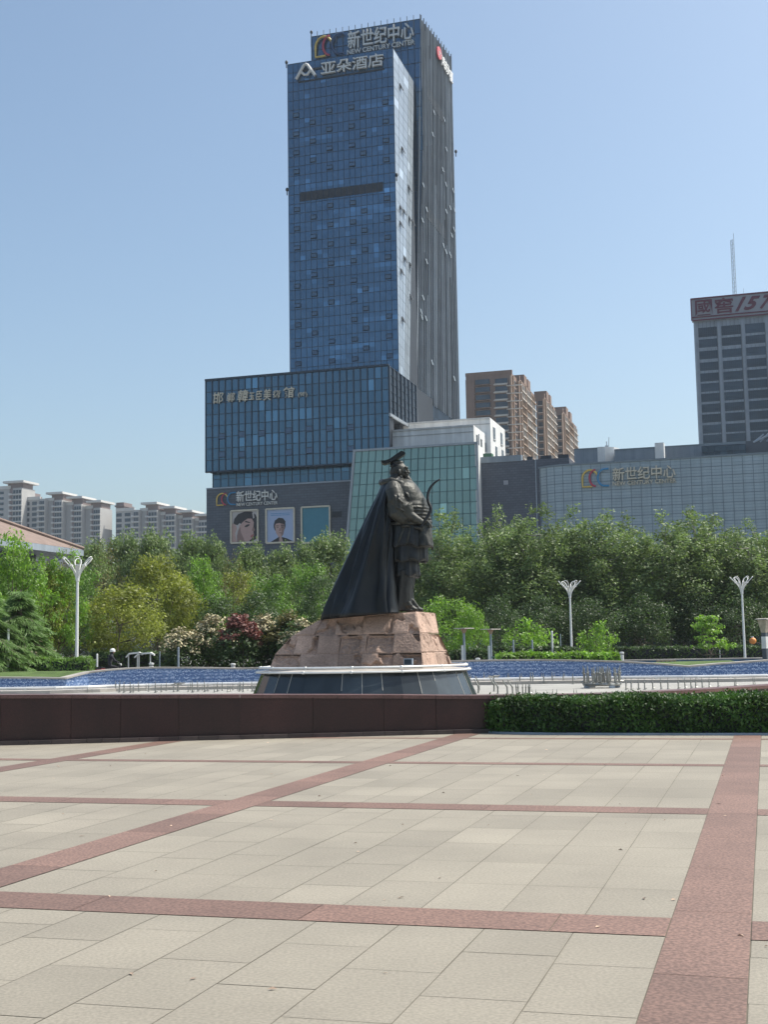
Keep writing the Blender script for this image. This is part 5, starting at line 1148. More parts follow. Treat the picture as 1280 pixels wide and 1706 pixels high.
def trunk_mesh(top, r0, limbs, m, parent, seed, base_z=0.0):
    r_ = random.Random(seed); b = MB(); pts = [Vector((0, 0, base_z - .15))]; n = 6
    for i in range(1, n + 1): pts.append(Vector((r_.uniform(-.12, .12) * i / 2, r_.uniform(-.12, .12) * i / 2, base_z + top * i / n)))
    b.tube(pts, [r0 * 1.25] + [r0 * (1 - .72 * i / n) for i in range(1, n + 1)], 8)
    for (x, y, z) in limbs:
        k = r_.randint(2, n); p = pts[k] if pts[k].z < z else pts[2]; e = Vector((x, y, z)); mid = (p + e) / 2 + Vector((r_.uniform(-.2, .2), r_.uniform(-.2, .2), -.25))
        b.tube([p, mid, e], [r0 * .42, r0 * .25, r0 * .08], 6)
    return b.build('trunk', m, parent)
def tree(name, lab, kind, H, Rr, seed, leafm, barkm, size=.26, per=95, cz0=.2, nclump=60, shape='round', rc=(.7, 1.3), r0=None, asp=.6, sparse=1.0, tvar=.22, flat=.8):
    """one tree standing at the origin: trunk with limbs, crown of leaf clumps"""
    g = random.Random(seed); t = thing(name, lab, 'tree'); cl = []
    if shape == 'round':
        for i in range(nclump):
            while True:
                x, y, z = g.uniform(-1, 1), g.uniform(-1, 1), g.uniform(-1, 1); q = x * x + y * y + z * z
                if .30 < q < 1 and g.random() < q + .15: break
            wob = 1 + .16 * math.sin(3 * math.atan2(y, x) + seed) + .1 * math.sin(5 * z + seed)
            zz = H * (cz0 + (1 - cz0) * .5 * (1 + z * .92)); k = Rr * wob * (.72 if z > .5 else 1)
            cl.append((x * k * .9, y * k * .9, zz, g.uniform(*rc), 1 + g.uniform(-tvar, tvar), flat))
    elif shape == 'plane':
        nl = 6
        for i in range(nl):
            a = 2 * math.pi * (i + g.uniform(-.3, .3)) / nl; rr = Rr * (.5 if i else 0) * g.uniform(.7, 1.25); hx = H * (g.uniform(.80, .99) if i else 1.0)
            m_ = nclump // nl
            for j in range(m_):
                s = (j + g.random()) / m_; z = H * cz0 + (hx - H * cz0) * s; w_ = Rr * .62 * (1 - s ** 3.2) ** .6 * min(1, .6 + s * 2.2) + .25
                b_ = g.uniform(0, 2 * math.pi); q = w_ * math.sqrt(g.random())
                cl.append((rr * math.cos(a) * (.6 + .5 * s) + q * math.cos(b_), rr * math.sin(a) * (.6 + .5 * s) + q * math.sin(b_), z, g.uniform(*rc) * (1.0 - .45 * s ** 3), 1 + g.uniform(-tvar, tvar), 1.05))
    elif shape == 'loose':
        for i in range(nclump):
            a = g.uniform(0, 2 * math.pi); e = g.uniform(.1, 1.25); q = Rr * (.35 + .65 * g.random())
            cl.append((q * math.cos(a) * math.cos(e), q * math.sin(a) * math.cos(e), H * cz0 + (H * (1 - cz0)) * math.sin(e) * (.5 + .5 * g.random()), g.uniform(*rc), 1 + g.uniform(-tvar, tvar), .6))
    elif shape == 'layer':
        for i in range(nclump):
            l = g.randrange(5); a = g.uniform(0, 2 * math.pi); q = Rr * (1 - l * .15) * math.sqrt(g.random())
            cl.append((q * math.cos(a), q * math.sin(a), H * (cz0 + (1 - cz0) * (l + .5 + g.uniform(-.2, .2)) / 5) - q * .12, g.uniform(*rc), 1 + g.uniform(-tvar, tvar), .38))
    V, Q, T = leaves(cl, per * sparse, size, seed, asp=asp); np_mesh('crown', V, Q, T, leafm, t)
    lim = [c[:3] for c in g.sample(cl, min(len(cl), 22 if shape in ('loose', 'plane') else 12))]
    trunk_mesh(H * (.8 if shape == 'plane' else .55), r0 or H * .016, lim, barkm, t, seed); return t
def stand(x, Y): p = P(x, 1080, Y); return (p.x, p.y, gz(Y))
def h_for(y, x, Y): return P(x, y, Y).z - gz(Y)

planes = [tree('plane_tree', 'x', 'plane', 16, 3.9, s_, MT['leaf_plane'], MT['bark_pale'], .27, 125, .22, 150, 'plane', (.8, 1.3), tvar=.32) for s_ in (11, 12, 13)]
PH = 16.0; gp = 'tall grey green plane trees in front of the mall'; used = [False] * 3
def put(protos, flags, k, loc, rz, sc_, lab, grp):
    if not flags[k]:
        flags[k] = True; o = place(protos[k], loc, rz, sc_); tag(o, lab, group=grp); return o
    return dup(protos[k], loc, rz, sc_, lab, grp)
row = [(742, 837, 112, 'tall plane tree just right of the statue, its top before the green hall', .95), (797, 905, 118, 'lower plane tree in the dip below the edge of the green glass hall', .85), (833, 832, 110, 'tall plane tree right of the green hall edge with its top before the dark wing', .9),
       (872, 848, 121, 'plane tree half hidden between two taller ones under the dark wing', .9), (903, 824, 109, 'tallest plane tree, its top at the join of dark wing and rounded mall', 1.05), (962, 833, 112, 'plane tree behind the middle street lamp, under the mall sign emblem', 1.0), (1013, 838, 110, 'plane tree below the first characters of the mall sign', 1.0),
       (1060, 866, 116, 'lower plane tree below the right end of the mall sign', .95), (1116, 842, 109, 'broad plane tree right of the mall sign', 1.05), (1168, 834, 111, 'tall plane tree between the mall sign and the right street lamp', .95), (1206, 843, 113, 'plane tree just left of the right street lamp', .9), (1252, 856, 109, 'plane tree just right of the right street lamp', 1.0), (1296, 866, 110, 'plane tree cut by the right edge of the picture', 1.0)]
for i, (x, y, Y, lab, wd) in enumerate(row):
    h = h_for(y, x, Y); put(planes, used, i % 3, stand(x, Y), 1.3 * i, (wd * 1.0, wd * 1.0, h / (PH + .9)), lab, gp)
for i, (x, y, Y) in enumerate(((720, 880, 127), (765, 885, 126), (815, 880, 128), (850, 868, 127), (930, 866, 127), (988, 868, 128), (1040, 880, 127), (1085, 880, 128), (1140, 872, 127), (1188, 868, 128), (1232, 875, 127), (1275, 885, 128), (1330, 880, 120))):
    nb = ('behind the tree right of the statue', 'behind the green hall edge trees', 'behind the gap right of the green hall', 'under the plain part of the dark wing', 'below the mall corner', 'behind the middle street lamp', 'below the mall sign lettering', 'right of the mall sign', 'behind the broad right tree', 'left of the right street lamp', 'right of the right street lamp', 'near the right edge', 'past the right edge')[i]
    h = h_for(y, x, Y); put(planes, used, (i + 1) % 3, stand(x, Y), .7 + 2.1 * i, (1.05, 1.05, h / (PH + .9)), 'shaded plane tree in the back row ' + nb, 'shaded plane trees of the back row')

# prototypes of the park trees on the left
rounds = [tree('round_tree', 'x', 'round', 10, 4.4, 21, MT['leaf_yellow'], MT['bark'], .27, 105, .20, 80, 'round', (.8, 1.35), tvar=.32), tree('round_tree', 'x', 'round', 10, 4.4, 22, MT['leaf_green'], MT['bark'], .26, 105, .18, 80, 'round', (.8, 1.35), tvar=.32),
          tree('round_tree', 'x', 'round', 10, 4.4, 23, MT['leaf_plane'], MT['bark'], .28, 105, .2, 85, 'round', (.8, 1.3)), tree('round_tree', 'x', 'round', 10, 4.4, 24, MT['leaf_dark'], MT['bark'], .24, 95, .12, 80, 'round', (.8, 1.3))]
loose = [tree('loose_tree', 'x', 'loose', 10, 4.6, 31, MT['leaf_fresh'], MT['bark'], .27, 95, .18, 90, 'loose', (.6, 1.2), tvar=.3), tree('loose_tree', 'x', 'loose', 10, 4.6, 32, MT['leaf_olive'], MT['bark'], .20, 42, .2, 60, 'loose', (.6, 1.1))]
fr_, fl_ = [False] * 4, [False] * 2
def px_tree(pro, fl, k, x, y, Y, wpx, rz, lab, grp=None, Rr=4.4):
    h = h_for(y, x, Y); wd = wpx * Y / F / 2 / Rr; return put(pro, fl, k, stand(x, Y), rz, (wd, wd, h / 10.4), lab, grp)
gl = 'park trees left of the statue'
for i, (k, x, y, Y, wpx, lab) in enumerate((
    (2, 150, 886, 118, 110, 'grey green background tree below the second pale apartment tower'), (2, 208, 872, 122, 100, 'grey green background tree below the skyline gap'), (2, 262, 868, 120, 110, 'grey green background tree below the right apartment group'), (2, 322, 874, 116, 100, 'grey green tree at the left foot of the stone podium'),
    (2, 352, 880, 112, 80, 'grey green tree whose top reaches the podium corner'), (2, 415, 892, 112, 100, 'bushy tree under the billboard of the woman'), (2, 470, 896, 114, 90, 'bushy tree under the billboard of the young man'), (2, 555, 872, 110, 120, 'bushy tree under the teal billboard, rising highest beside the cape'), (2, 515, 888, 117, 90, 'bushy tree between the second and third billboard'), (2, 622, 890, 116, 110, 'bushy tree hidden behind the cape of the statue'), (2, 668, 900, 118, 110, 'bushy tree hidden behind the body of the statue'),
    (0, 262, 908, 82, 125, 'large yellow green tree in the middle of the left group'), (0, 300, 950, 84, 90, 'smaller yellow green tree at the right shoulder of the large one'), (0, 196, 962, 72, 150, 'broad dark trunked yellow green tree just right of the left street lamp'), (1, 130, 930, 90, 110, 'green tree behind the left street lamp'), (1, 345, 935, 94, 110, 'green tree left of the red leaved shrub, under the podium corner'), (0, 400, 938, 98, 100, 'yellow tinged tree in the middle under the leftmost billboard'), (1, 455, 945, 92, 120, 'bright green tree above the cream blossom shrub'), (1, 510, 925, 96, 110, 'green tree close to the left of the cape'), (3, 540, 950, 86, 100, 'dark green rounded tree touching the edge of the cape'), (3, 440, 975, 84, 120, 'dark green low tree directly behind the flowering shrubs'), (3, 360, 985, 84, 130, 'dark green low tree behind the cream shrub at the left'), (3, 610, 960, 90, 110, 'dark green tree hidden by the lower cape'),
    (1, 60, 985, 92, 120, 'green tree between the drooping conifer and the left street lamp'), (3, 120, 1010, 88, 110, 'dark tree standing in the shade behind the left street lamp'), (3, 235, 1030, 92, 120, 'dark low tree behind the parked scooters'), (1, 20, 930, 80, 110, 'green tree over the drooping conifer at the left edge'), (0, 85, 925, 70, 78, 'small yellow flowering tree left of the left street lamp'))):
    px_tree(rounds, fr_, k, x, y, Y, wpx, 1.1 * i, lab, gl)
for i, (k, x, y, Y, wpx, lab) in enumerate(((0, 22, 862, 66, 150, 'loose bright green tree with bare twigs at the left edge'), (0, 95, 893, 70, 110, 'loose bright green tree before the tiled roof'), (0, 335, 905, 88, 100, 'loose fresh green tree before the stone podium corner'), (1, 385, 905, 90, 90, 'thin olive brown tree with sparse leaves under the leftmost billboard'), (1, 175, 885, 95, 100, 'sparse twiggy tree right of the tiled roof'), (1, 118, 900, 100, 80, 'sparse twiggy tree in front of the roof eaves'))):
    px_tree(loose, fl_, k, x, y, Y, wpx, .9 + 1.7 * i, lab, 'loose leaved trees on the left', 4.6)
# right of the statue: bright rounded tree
rt1 = tree('round_tree', 'bright green rounded tree close behind the statue on its right', 'round', 5.0, 2.5, 41, MT['leaf_fresh'], MT['bark'], .15, 190, .10, 90, 'round', (.45, .8)); 
def set_px(t, x, y, Y, wpx, Rr, Hh, rz=0): wd = wpx * Y / F / 2 / Rr; return place(t, stand(x, Y), rz, (wd, wd, h_for(y, x, Y) / (Hh * 1.04)))
set_px(rt1, 752, 980, 76, 125, 2.5, 5.0, .4)
t = dup(rt1, (0, 0, 0), 0, 1, 'smaller yellow green rounded tree leaning out right of the bright one behind the statue'); set_px(t, 792, 1003, 75, 56, 2.5, 5.0, 2)
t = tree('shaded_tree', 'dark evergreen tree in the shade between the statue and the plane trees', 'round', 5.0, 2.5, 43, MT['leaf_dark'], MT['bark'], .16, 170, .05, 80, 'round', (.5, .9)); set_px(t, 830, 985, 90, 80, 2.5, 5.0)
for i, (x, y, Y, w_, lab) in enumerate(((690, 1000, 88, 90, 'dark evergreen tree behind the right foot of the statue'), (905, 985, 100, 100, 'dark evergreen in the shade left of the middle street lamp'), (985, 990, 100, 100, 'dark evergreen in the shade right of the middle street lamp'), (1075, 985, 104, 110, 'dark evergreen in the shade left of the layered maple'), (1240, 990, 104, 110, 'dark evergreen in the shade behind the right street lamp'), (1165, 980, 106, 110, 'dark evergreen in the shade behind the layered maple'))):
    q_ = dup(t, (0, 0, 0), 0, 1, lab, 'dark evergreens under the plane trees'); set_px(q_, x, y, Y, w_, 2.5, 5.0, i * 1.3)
# small ornamental trees
sm = tree('small_tree', 'small broad leaved tree between two thin posts left of the middle street lamp', 'round', 2.7, 1.5, 51, MT['leaf_fresh'], MT['bark'], .17, 150, .22, 55, 'round', (.28, .5), r0=.06, asp=.7); set_px(sm, 880, 1028, 70, 90, 1.5, 2.7)
t = dup(sm, (0, 0, 0), 0, 1, 'small broad leaved tree with two stems right of the middle street lamp'); set_px(t, 998, 1032, 70, 62, 1.5, 2.7, 2.2)
mp = tree('maple_tree', 'small layered maple with flat green sprays left of the right street lamp', 'layer', 2.7, 1.5, 53, MT['leaf_fresh'], MT['bark'], .16, 170, .42, 60, 'layer', (.25, .45), r0=.05, asp=.7); set_px(mp, 1181, 1020, 74, 84, 1.5, 2.7)

# drooping conifer at the left edge
def conifer(lab, Hh, Rr, seed):
    g = random.Random(seed); t = thing('cedar_tree', lab, 'tree'); V, Tn = [], []; b = MB(); b.tube([(0, 0, -.1), (.05, 0, Hh * .5), (0, .05, Hh)], [.16, .10, .02], 8)
    for k in range(90):
        s = (k + .5) / 90; z = Hh * (.08 + .9 * s); L_ = Rr * (1 - s) ** .75 * g.uniform(.75, 1.1); a = g.uniform(0, 2 * math.pi); d = Vector((math.cos(a), math.sin(a), 0)); pts = []
        for j in range(7): u = j / 6; pts.append(Vector((0, 0, z)) + d * (L_ * u) + UP * (L_ * (.22 * u - .62 * u * u)))
        b.tube(pts, [.035 * (1 - .8 * j / 6) + .006 for j in range(7)], 5)
        for j in range(200):
            u = g.random() ** .7; i = min(5, int(u * 6)); p = pts[i].lerp(pts[i + 1], u * 6 - i); sd_ = d.cross(UP) * g.uniform(-1, 1) * (.18 + .42 * (1 - abs(u - .5))); L2 = g.uniform(.14, .36)
            e = Vector((g.uniform(-.12, .12), g.uniform(-.12, .12), -L2)) + d * .22 + sd_ * .5; p0 = p + sd_ * g.random(); x = Vector((g.gauss(0, 1), g.gauss(0, 1), g.gauss(0, .4))).normalized() * .022
            V += [p0 - x, p0 + x, p0 + e + x * .3, p0 + e - x * .3]; Tn.append(g.uniform(.75, 1.25))
    np_mesh('needles', [tuple(v) for v in V], np.arange(len(V)).reshape(-1, 4), Tn, MT['leaf_cedar'], t); b.build('trunk', MT['bark'], t); return t
cd = conifer('drooping cedar with hanging fresh green sprays at the left edge', 6.0, 2.5, 5); place(cd, stand(32, 58), 0, (1.0, 1.0, h_for(982, 32, 58) / 6.0))
c2 = dup(cd, stand(-18, 56), 2.0, (.95, .95, h_for(992, -18, 56) / 6), 'second drooping cedar mostly outside the left edge')

# flowering shrubs left of the statue
def shrub(lab, x, ytop, Y, wpx, seed, topm, name='photinia_shrub', topn='blossoms', frac=.8, size=.16):
    g = random.Random(seed); loc = Vector(stand(x, Y)); t = thing(name, lab, 'shrub', loc, 'flowering shrubs left of the statue'); hh = h_for(ytop, x, Y); Rr = wpx * Y / F / 2; body, top = [], []
    for i in range(60):
        a = g.uniform(0, 2 * math.pi); q = Rr * math.sqrt(g.random()) * 1.0; z = g.uniform(.05, .86) * hh * (1 - .35 * (q / Rr) ** 2); body.append((q * math.cos(a), q * math.sin(a) * .8, z, g.uniform(.38, .6), 1 + g.uniform(-.25, .25)))
    for i in range(46):
        a = g.uniform(0, 2 * math.pi); q = Rr * math.sqrt(g.random()); z = hh * (1 - .38 * (q / Rr) ** 2) * g.uniform(.88, 1.0)
        if g.random() < frac: top.append((q * math.cos(a), q * math.sin(a) * .8, z - .15, g.uniform(.22, .42), 1 + g.uniform(-.2, .2), .6))
    V, Q, T = leaves(body, 170, .17, seed); np_mesh('foliage', V, Q, T, MT['leaf_dark'], t)
    V, Q, T = leaves(top, 330, size, seed + 1, up=.8); np_mesh(topn, V, Q, T, topm, t)
    b = MB()
    for k in range(5): a = k * 1.3; b.tube([loc + Vector((.1 * math.cos(a), .1 * math.sin(a), -.1)), loc + Vector((Rr * .5 * math.cos(a), Rr * .4 * math.sin(a), hh * .6))], [.05, .02], 5)
    b.build('stem', MT['bark'], t); return t
shrub('cream flowering shrub at the left end of the flowering group', 305, 1034, 63, 62, 71, MT['blossom'], frac=.7); shrub('tall cream flowering shrub left of the red leaved shrub', 355, 1019, 64, 70, 72, MT['blossom'], frac=.85)
shrub('shrub with dark red young leaves between the cream flowering shrubs', 400, 1017, 62.5, 70, 73, MT['leaf_red'], topn='young_leaves', frac=1.0, size=.18); shrub('cream flowering shrub just right of the red leaved shrub', 442, 1017, 63.5, 56, 74, MT['blossom'], frac=.9)
shrub('olive leaved shrub with a few blossoms beside the pink stone plinth', 484, 1014, 63, 84, 75, MT['leaf_olive'], topn='young_leaves', frac=1.0, size=.18); shrub('small cream flowering shrub partly behind the plinth', 498, 1027, 61.5, 50, 76, MT['blossom'], frac=.5); shrub('olive shrub behind the left corner of the plinth', 535, 1024, 64, 70, 77, MT['leaf_olive'], topn='young_leaves', frac=.9)
shrub('small pinkish shrub behind the drooping cedar', 62, 1060, 66, 50, 78, MT['tanwall'], frac=.7)

# clipped hedges
def hedge(lab, poly, z0, hfun, seed, m, size=.09, dens=900, name='clipped_hedge', grp=None, rough=.06, tv=.25):
    """leafy box over a plan polygon: an inner dark body and leaf faces on its sides and top"""
    g = np.random.default_rng(seed); c = sum((Vector(p) for p in poly), Vector((0, 0))) / len(poly); t = thing(name, lab, 'hedge', (c.x, c.y, z0), grp)
    b = MB(); sh = [tuple(c + (Vector(p) - c) * .97) for p in poly]; top = [hfun(Vector(p)) for p in sh]
    b.add([(p[0], p[1], z0) for p in sh] + [(p[0], p[1], h - .05) for p, h in zip(sh, top)], [list(range(len(sh), 2 * len(sh)))] + [(i, (i + 1) % len(sh), len(sh) + (i + 1) % len(sh), len(sh) + i) for i in range(len(sh))]); b.build('inner_branches', MT['cloth_dark'], t)
    Vs, Ts = [], []; n = len(poly)
    def emit(P_, N_):
        k = len(P_); nn = N_ * .6 + g.normal(size=(k, 3)) * .55 + np.array([0, 0, .35]); nn /= np.linalg.norm(nn, axis=1)[:, None]; a = np.cross(nn, g.normal(size=(k, 3))); a[:, 2] += .5; a /= np.linalg.norm(a, axis=1)[:, None]; b_ = np.cross(nn, a); s = size * (.5 + g.random(k))[:, None]
        P_ = P_ + N_ * (g.normal(size=(k, 1)) * rough); Vs.append(np.stack([P_ - a * s * .5, P_ + b_ * s * .28, P_ + a * s * .7, P_ - b_ * s * .28], 1).reshape(-1, 3)); Ts.append((1 - tv + 2 * tv * g.random(k)) * (1 + .35 * np.sin(P_[:, 0] * 2.3) * np.sin(P_[:, 0] * 5.1 + P_[:, 2] * 4)))
    for i in range(n):
        p, q = np.array(poly[i]), np.array(poly[(i + 1) % n]); L_ = np.linalg.norm(q - p); hh = hfun(Vector(poly[i])) - z0; k = int(L_ * hh * dens) + 1; s = g.random(k); z = g.random(k); d = (q - p) / L_; nrm = np.array([d[1], -d[0], 0]);
        hz_ = np.array([hfun(Vector(p + (q - p) * u)) for u in np.linspace(0, 1, 9)]); H_ = np.interp(s, np.linspace(0, 1, 9), hz_)
        emit(np.column_stack([p[0] + (q - p)[0] * s, p[1] + (q - p)[1] * s, z0 + (H_ - z0) * z]), np.tile(nrm, (k, 1)))
    xs = np.array(poly); lo, hi = xs.min(0), xs.max(0); k = int((hi - lo).prod() * dens * 1.4); pp = lo + (hi - lo) * g.random((k, 2))
    ins = np.zeros(k, bool); j = n - 1
    for i in range(n):
        xi, yi, xj, yj = *xs[i], *xs[j]; ins ^= ((yi > pp[:, 1]) != (yj > pp[:, 1])) & (pp[:, 0] < (xj - xi) * (pp[:, 1] - yi) / (yj - yi + 1e-9) + xi); j = i
    pp = pp[ins]; hv = np.array([hfun(Vector(p)) for p in pp]); emit(np.column_stack([pp, hv + .03 * np.sin(pp[:, 0] * 3.1)]), np.tile(np.array([0, 0, 1.0]), (len(pp), 1)))
    V = np.concatenate(Vs) - np.array([c.x, c.y, z0]); np_mesh('foliage', V, np.arange(len(V)).reshape(-1, 4), np.concatenate(Ts), m, t); return t
hp = [G(808, 1220, 0), G(832, 1222, 0), G(930, 1223.5, 0), G(1100, 1224, 0), G(1300, 1224, 0), G(1500, 1226, 0)]
front = [(p.x, p.y) for p in hp]; backp = [(p.x + (.35 if i > 1 else .12), p.y + (.42, .55, 1.2, 1.25, 1.25, 1.25)[i]) for i, p in enumerate(hp)][::-1]
def hh_(p): return float(np.interp(p.x, [1.5, 2.1, 3.0, 5, 9], [.50, .56, .59, .585, .60]))
MT['leaf_juniper'] = leafmat('juniper_leaves', (.036, .076, .014), (.014, .036, .004))
hedge('long dark green juniper hedge in front of the maroon wall at the right', front + backp, 0.0, hh_, 3, MT['leaf_juniper'], .055, 3200, rough=.045)
b = MB(); kp = [Vector((p.x, p.y - .06, 0)) for p in hp]
for a, c in zip(kp, kp[1:]): b.hexa([a + Vector((0, -.10, 0)), c + Vector((0, -.10, 0)), c + Vector((0, .04, 0)), a + Vector((0, .04, 0)), a + Vector((0, -.10, .035)), c + Vector((0, -.10, .035)), c + Vector((0, .04, .035)), a + Vector((0, .04, .035))], rnd.uniform(.8, 1.3))
tag(b.build('hedge_kerb', MT['frame_grey']), 'narrow grey stone kerb along the foot of the juniper hedge', 'kerb')
def hbox(lab, x0, x1, y0, y1, Y, ytl, ytr, m, dep=1.0, size=.11, dens=500, grp='clipped hedges round the pool'):
    a, c = P(x0, y0, Y), P(x1, y1, Y); za, zc = P(x0, ytl, Y).z, P(x1, ytr, Y).z; poly = [(a.x, a.y), (c.x, c.y), (c.x, c.y + dep), (a.x, a.y + dep)]
    hedge(lab, poly, gz(Y) - .03, lambda p: za + (zc - za) * max(0, min(1, (p.x - a.x) / (c.x - a.x))), int(x0) + 500, m, size, dens, grp=grp)
hbox('clipped bright green hedge at the foot of the left street lamp', 15, 147, 1118, 1117, 57, 1101.5, 1099, MT['leaf_green']); hbox('short dark clipped hedge at the very left edge', -60, 11, 1119, 1118, 57, 1103, 1103, MT['leaf_dark'])
hbox('low bright lime green hedge along the pool wall right of the green bench', 834, 1033, 1102, 1101, 57, 1091.5, 1091, MT['leaf_fresh'], 1.2, .13)
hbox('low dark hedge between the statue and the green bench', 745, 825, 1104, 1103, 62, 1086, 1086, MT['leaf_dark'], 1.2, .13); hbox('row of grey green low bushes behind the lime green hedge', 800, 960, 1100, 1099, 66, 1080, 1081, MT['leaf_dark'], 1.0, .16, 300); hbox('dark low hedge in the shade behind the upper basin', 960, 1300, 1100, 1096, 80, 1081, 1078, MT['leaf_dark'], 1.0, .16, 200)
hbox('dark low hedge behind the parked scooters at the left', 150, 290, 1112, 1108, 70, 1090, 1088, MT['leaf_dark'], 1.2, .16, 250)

# ------------------------------------------------------------------ street lamps with petal heads
def street_lamp(lab):
    t = thing('street_lamp', lab, 'street lamp', group='white petal headed street lamps'); H = 5.8
    b = MB(); b.lathe((0, 0, 0), [(.16, 0), (.16, .12), (.085, .2), (.075, 2), (.06, H - 1.05), (.085, H - 1.0), (.09, H - .9), (.06, H - .88)], 14); b.build('pole', MT['white_metal'], t)
    for k in range(6):
        a = 2 * math.pi * (k + .5) / 6; d = Vector((math.cos(a), math.sin(a), 0)); sd_ = Vector((-d.y, d.x, 0)); ctr = [d * r_ + UP * (H - .95 + z) for r_, z in ((.05, 0), (.10, .22), (.20, .45), (.36, .66), (.55, .86), (.66, .98))]; wd = [.035, .05, .07, .105, .15, .13]
        b = MB()
        for s_ in (-1, 1): b.tube([c + sd_ * (w_ * s_) for c, w_ in zip(ctr, wd)] , [.022] * 6, 6)
        e = ctr[-1]; b.tube([e + sd_ * wd[-1], e + sd_ * .08 + d * .05 + UP * .06, e + d * .07 + UP * .08, e - sd_ * .08 + d * .05 + UP * .06, e - sd_ * wd[-1]], [.022] * 5, 6)
        p = b.build('petal', MT['white_metal'], t); n = MB()
        for i in range(3): n.quad(ctr[i] - sd_ * wd[i], ctr[i] + sd_ * wd[i], ctr[i + 1] + sd_ * wd[i + 1], ctr[i + 1] - sd_ * wd[i + 1])
        n.build('petal_web', MT['white_metal'], p)
        l = MB(); q = ctr[3] + UP * .02; l.box(q, .16, .14, .07, d, sd_); l.build('lamp', MT['white_pipe'], t)
    return t
l0 = street_lamp('white petal headed street lamp behind the left clipped hedge')
def sc_l(o, x, ytop, Y, rz=0): return place(o, stand(x, Y), rz, (h_for(ytop, x, Y) / 5.9,) * 3)
sc_l(l0, 127.5, 929, 65, .2); tag(l0, 'white petal headed street lamp behind the left clipped hedge')
sc_l(dup(l0, (0, 0, 0), 0, 1, 'white petal headed street lamp between the two small trees, right of the statue'), 953, 968, 78, .5)
sc_l(dup(l0, (0, 0, 0), 0, 1, 'white petal headed street lamp near the right edge, beside the layered maple'), 1241.5, 961, 78, .3)

# thin posts, garden lamps, bollards, bench
def post(lab, x, ytop, Y, r_=.05, m='white_metal', name='post', grp='thin posts round the pool'):
    p = Vector(stand(x, Y)); h = h_for(ytop, x, Y); t = thing(name, lab, 'post', p, grp); b = MB(); b.lathe(p, [(r_ * 1.6, 0), (r_ * 1.6, .06), (r_, .08), (r_ * .9, h - .04), (r_ * .5, h)], 10); b.build('shaft', MT[m], t); b = MB(); b.box(p + UP * .01, r_ * 5, r_ * 5, .03); b.build('base_plate', MT[m], t); return t
post('white post before the drooping cedar at the left edge', 13, 1045, 56, .06); post('short white post behind the red scooter', 161.5, 1089, 62, .05); post('thin pole in front of the flowering shrubs', 297, 1078, 60, .05, 'frame_grey'); post('thin pole left of the flowering shrubs', 266, 1085, 62, .03, 'frame_grey')
post('grey post beside the lime hedge, first right of the garden lamps', 856, 1066, 64, .05, 'frame_grey'); post('grey post among the bushes under the small tree', 887.5, 1066, 64, .05, 'frame_grey'); post('pale post left of the middle street lamp', 921, 1051, 66, .06, 'white_pipe'); post('thin dark post just left of the middle street lamp', 935, 1056, 70, .035, 'frame_grey'); post('thin post right of the layered maple', 1200, 1066, 80, .04, 'white_pipe'); post('short white marker post by the garden lamps', 783, 1078, 66, .05)
def bollard(lab, x, ytop, Y):
    p = Vector(stand(x, Y)); h = h_for(ytop, x, Y); t = thing('bollard', lab, 'bollard', p, 'small pale bollards on the rim'); b = MB(); b.lathe(p, [(.10, 0), (.10, h - .1), (.12, h - .08), (.12, h - .02), (.06, h)], 12); b.build('body', MT['white_pipe'], t); b = MB(); b.lathe(p + UP * (h - .14), [(.105, 0), (.105, .03)], 12); b.build('band', MT['black'], t)
bollard('small pale bollard left of the green bench', 796, 1096, 60); bollard('small pale bollard at the right end of the lime hedge', 1036.5, 1086, 66); bollard('small pale bollard behind the blue wall left of the shrubs', 252, 1104, 58); bollard('small pale bollard behind the blue wall near the plinth', 388, 1105, 58)
def garden_lamp(lab, x, ytop, Y):
    p = Vector(stand(x, Y)); h = h_for(ytop, x, Y); t = thing('garden_lamp', lab, 'garden lamp', p, 'garden lamps with flat tops'); b = MB(); b.lathe(p, [(.09, 0), (.09, .05), (.06, .07), (.055, h - .25)], 12); b.build('post', MT['frame_grey'], t)
    b = MB(); b.lathe(p + UP * (h - .3), [(.05, 0), (.16, .24), (.14, .27)], 4); b.build('lantern', MT['tanwall'], t); b = MB(); b.lathe(p + UP * (h - .045), [(.50, 0), (.50, .04)], 4); b.build('flat_top', MT['slab'], t); b = MB(); b.box(p + Vector((-.09, 0, h * .46)), .12, .12, h * .34); b.build('control_box', MT['white_pipe'], t)
garden_lamp('flat topped garden lamp with a rusty lantern right of the plinth', 774, 1046, 61); garden_lamp('flat topped garden lamp before the bright round tree, at the bench end', 818.5, 1047.5, 61)
bp = Vector(stand(838, 60)); be = thing('park_bench', 'long green bench at the left end of the lime green hedge', 'bench', bp)
b = MB(); zz = P(838, 1094.5, 60).z; b.box((bp.x, bp.y, zz), 1.05, .4, .06); b.build('seat', MT['benchgreen'], be)
for dx in (-.36, -.1, .36):
    b = MB(); b.box((bp.x + dx, bp.y, (zz + gz(60)) / 2), .06, .32, zz - gz(60)); b.build('leg', MT['white_pipe'], be)
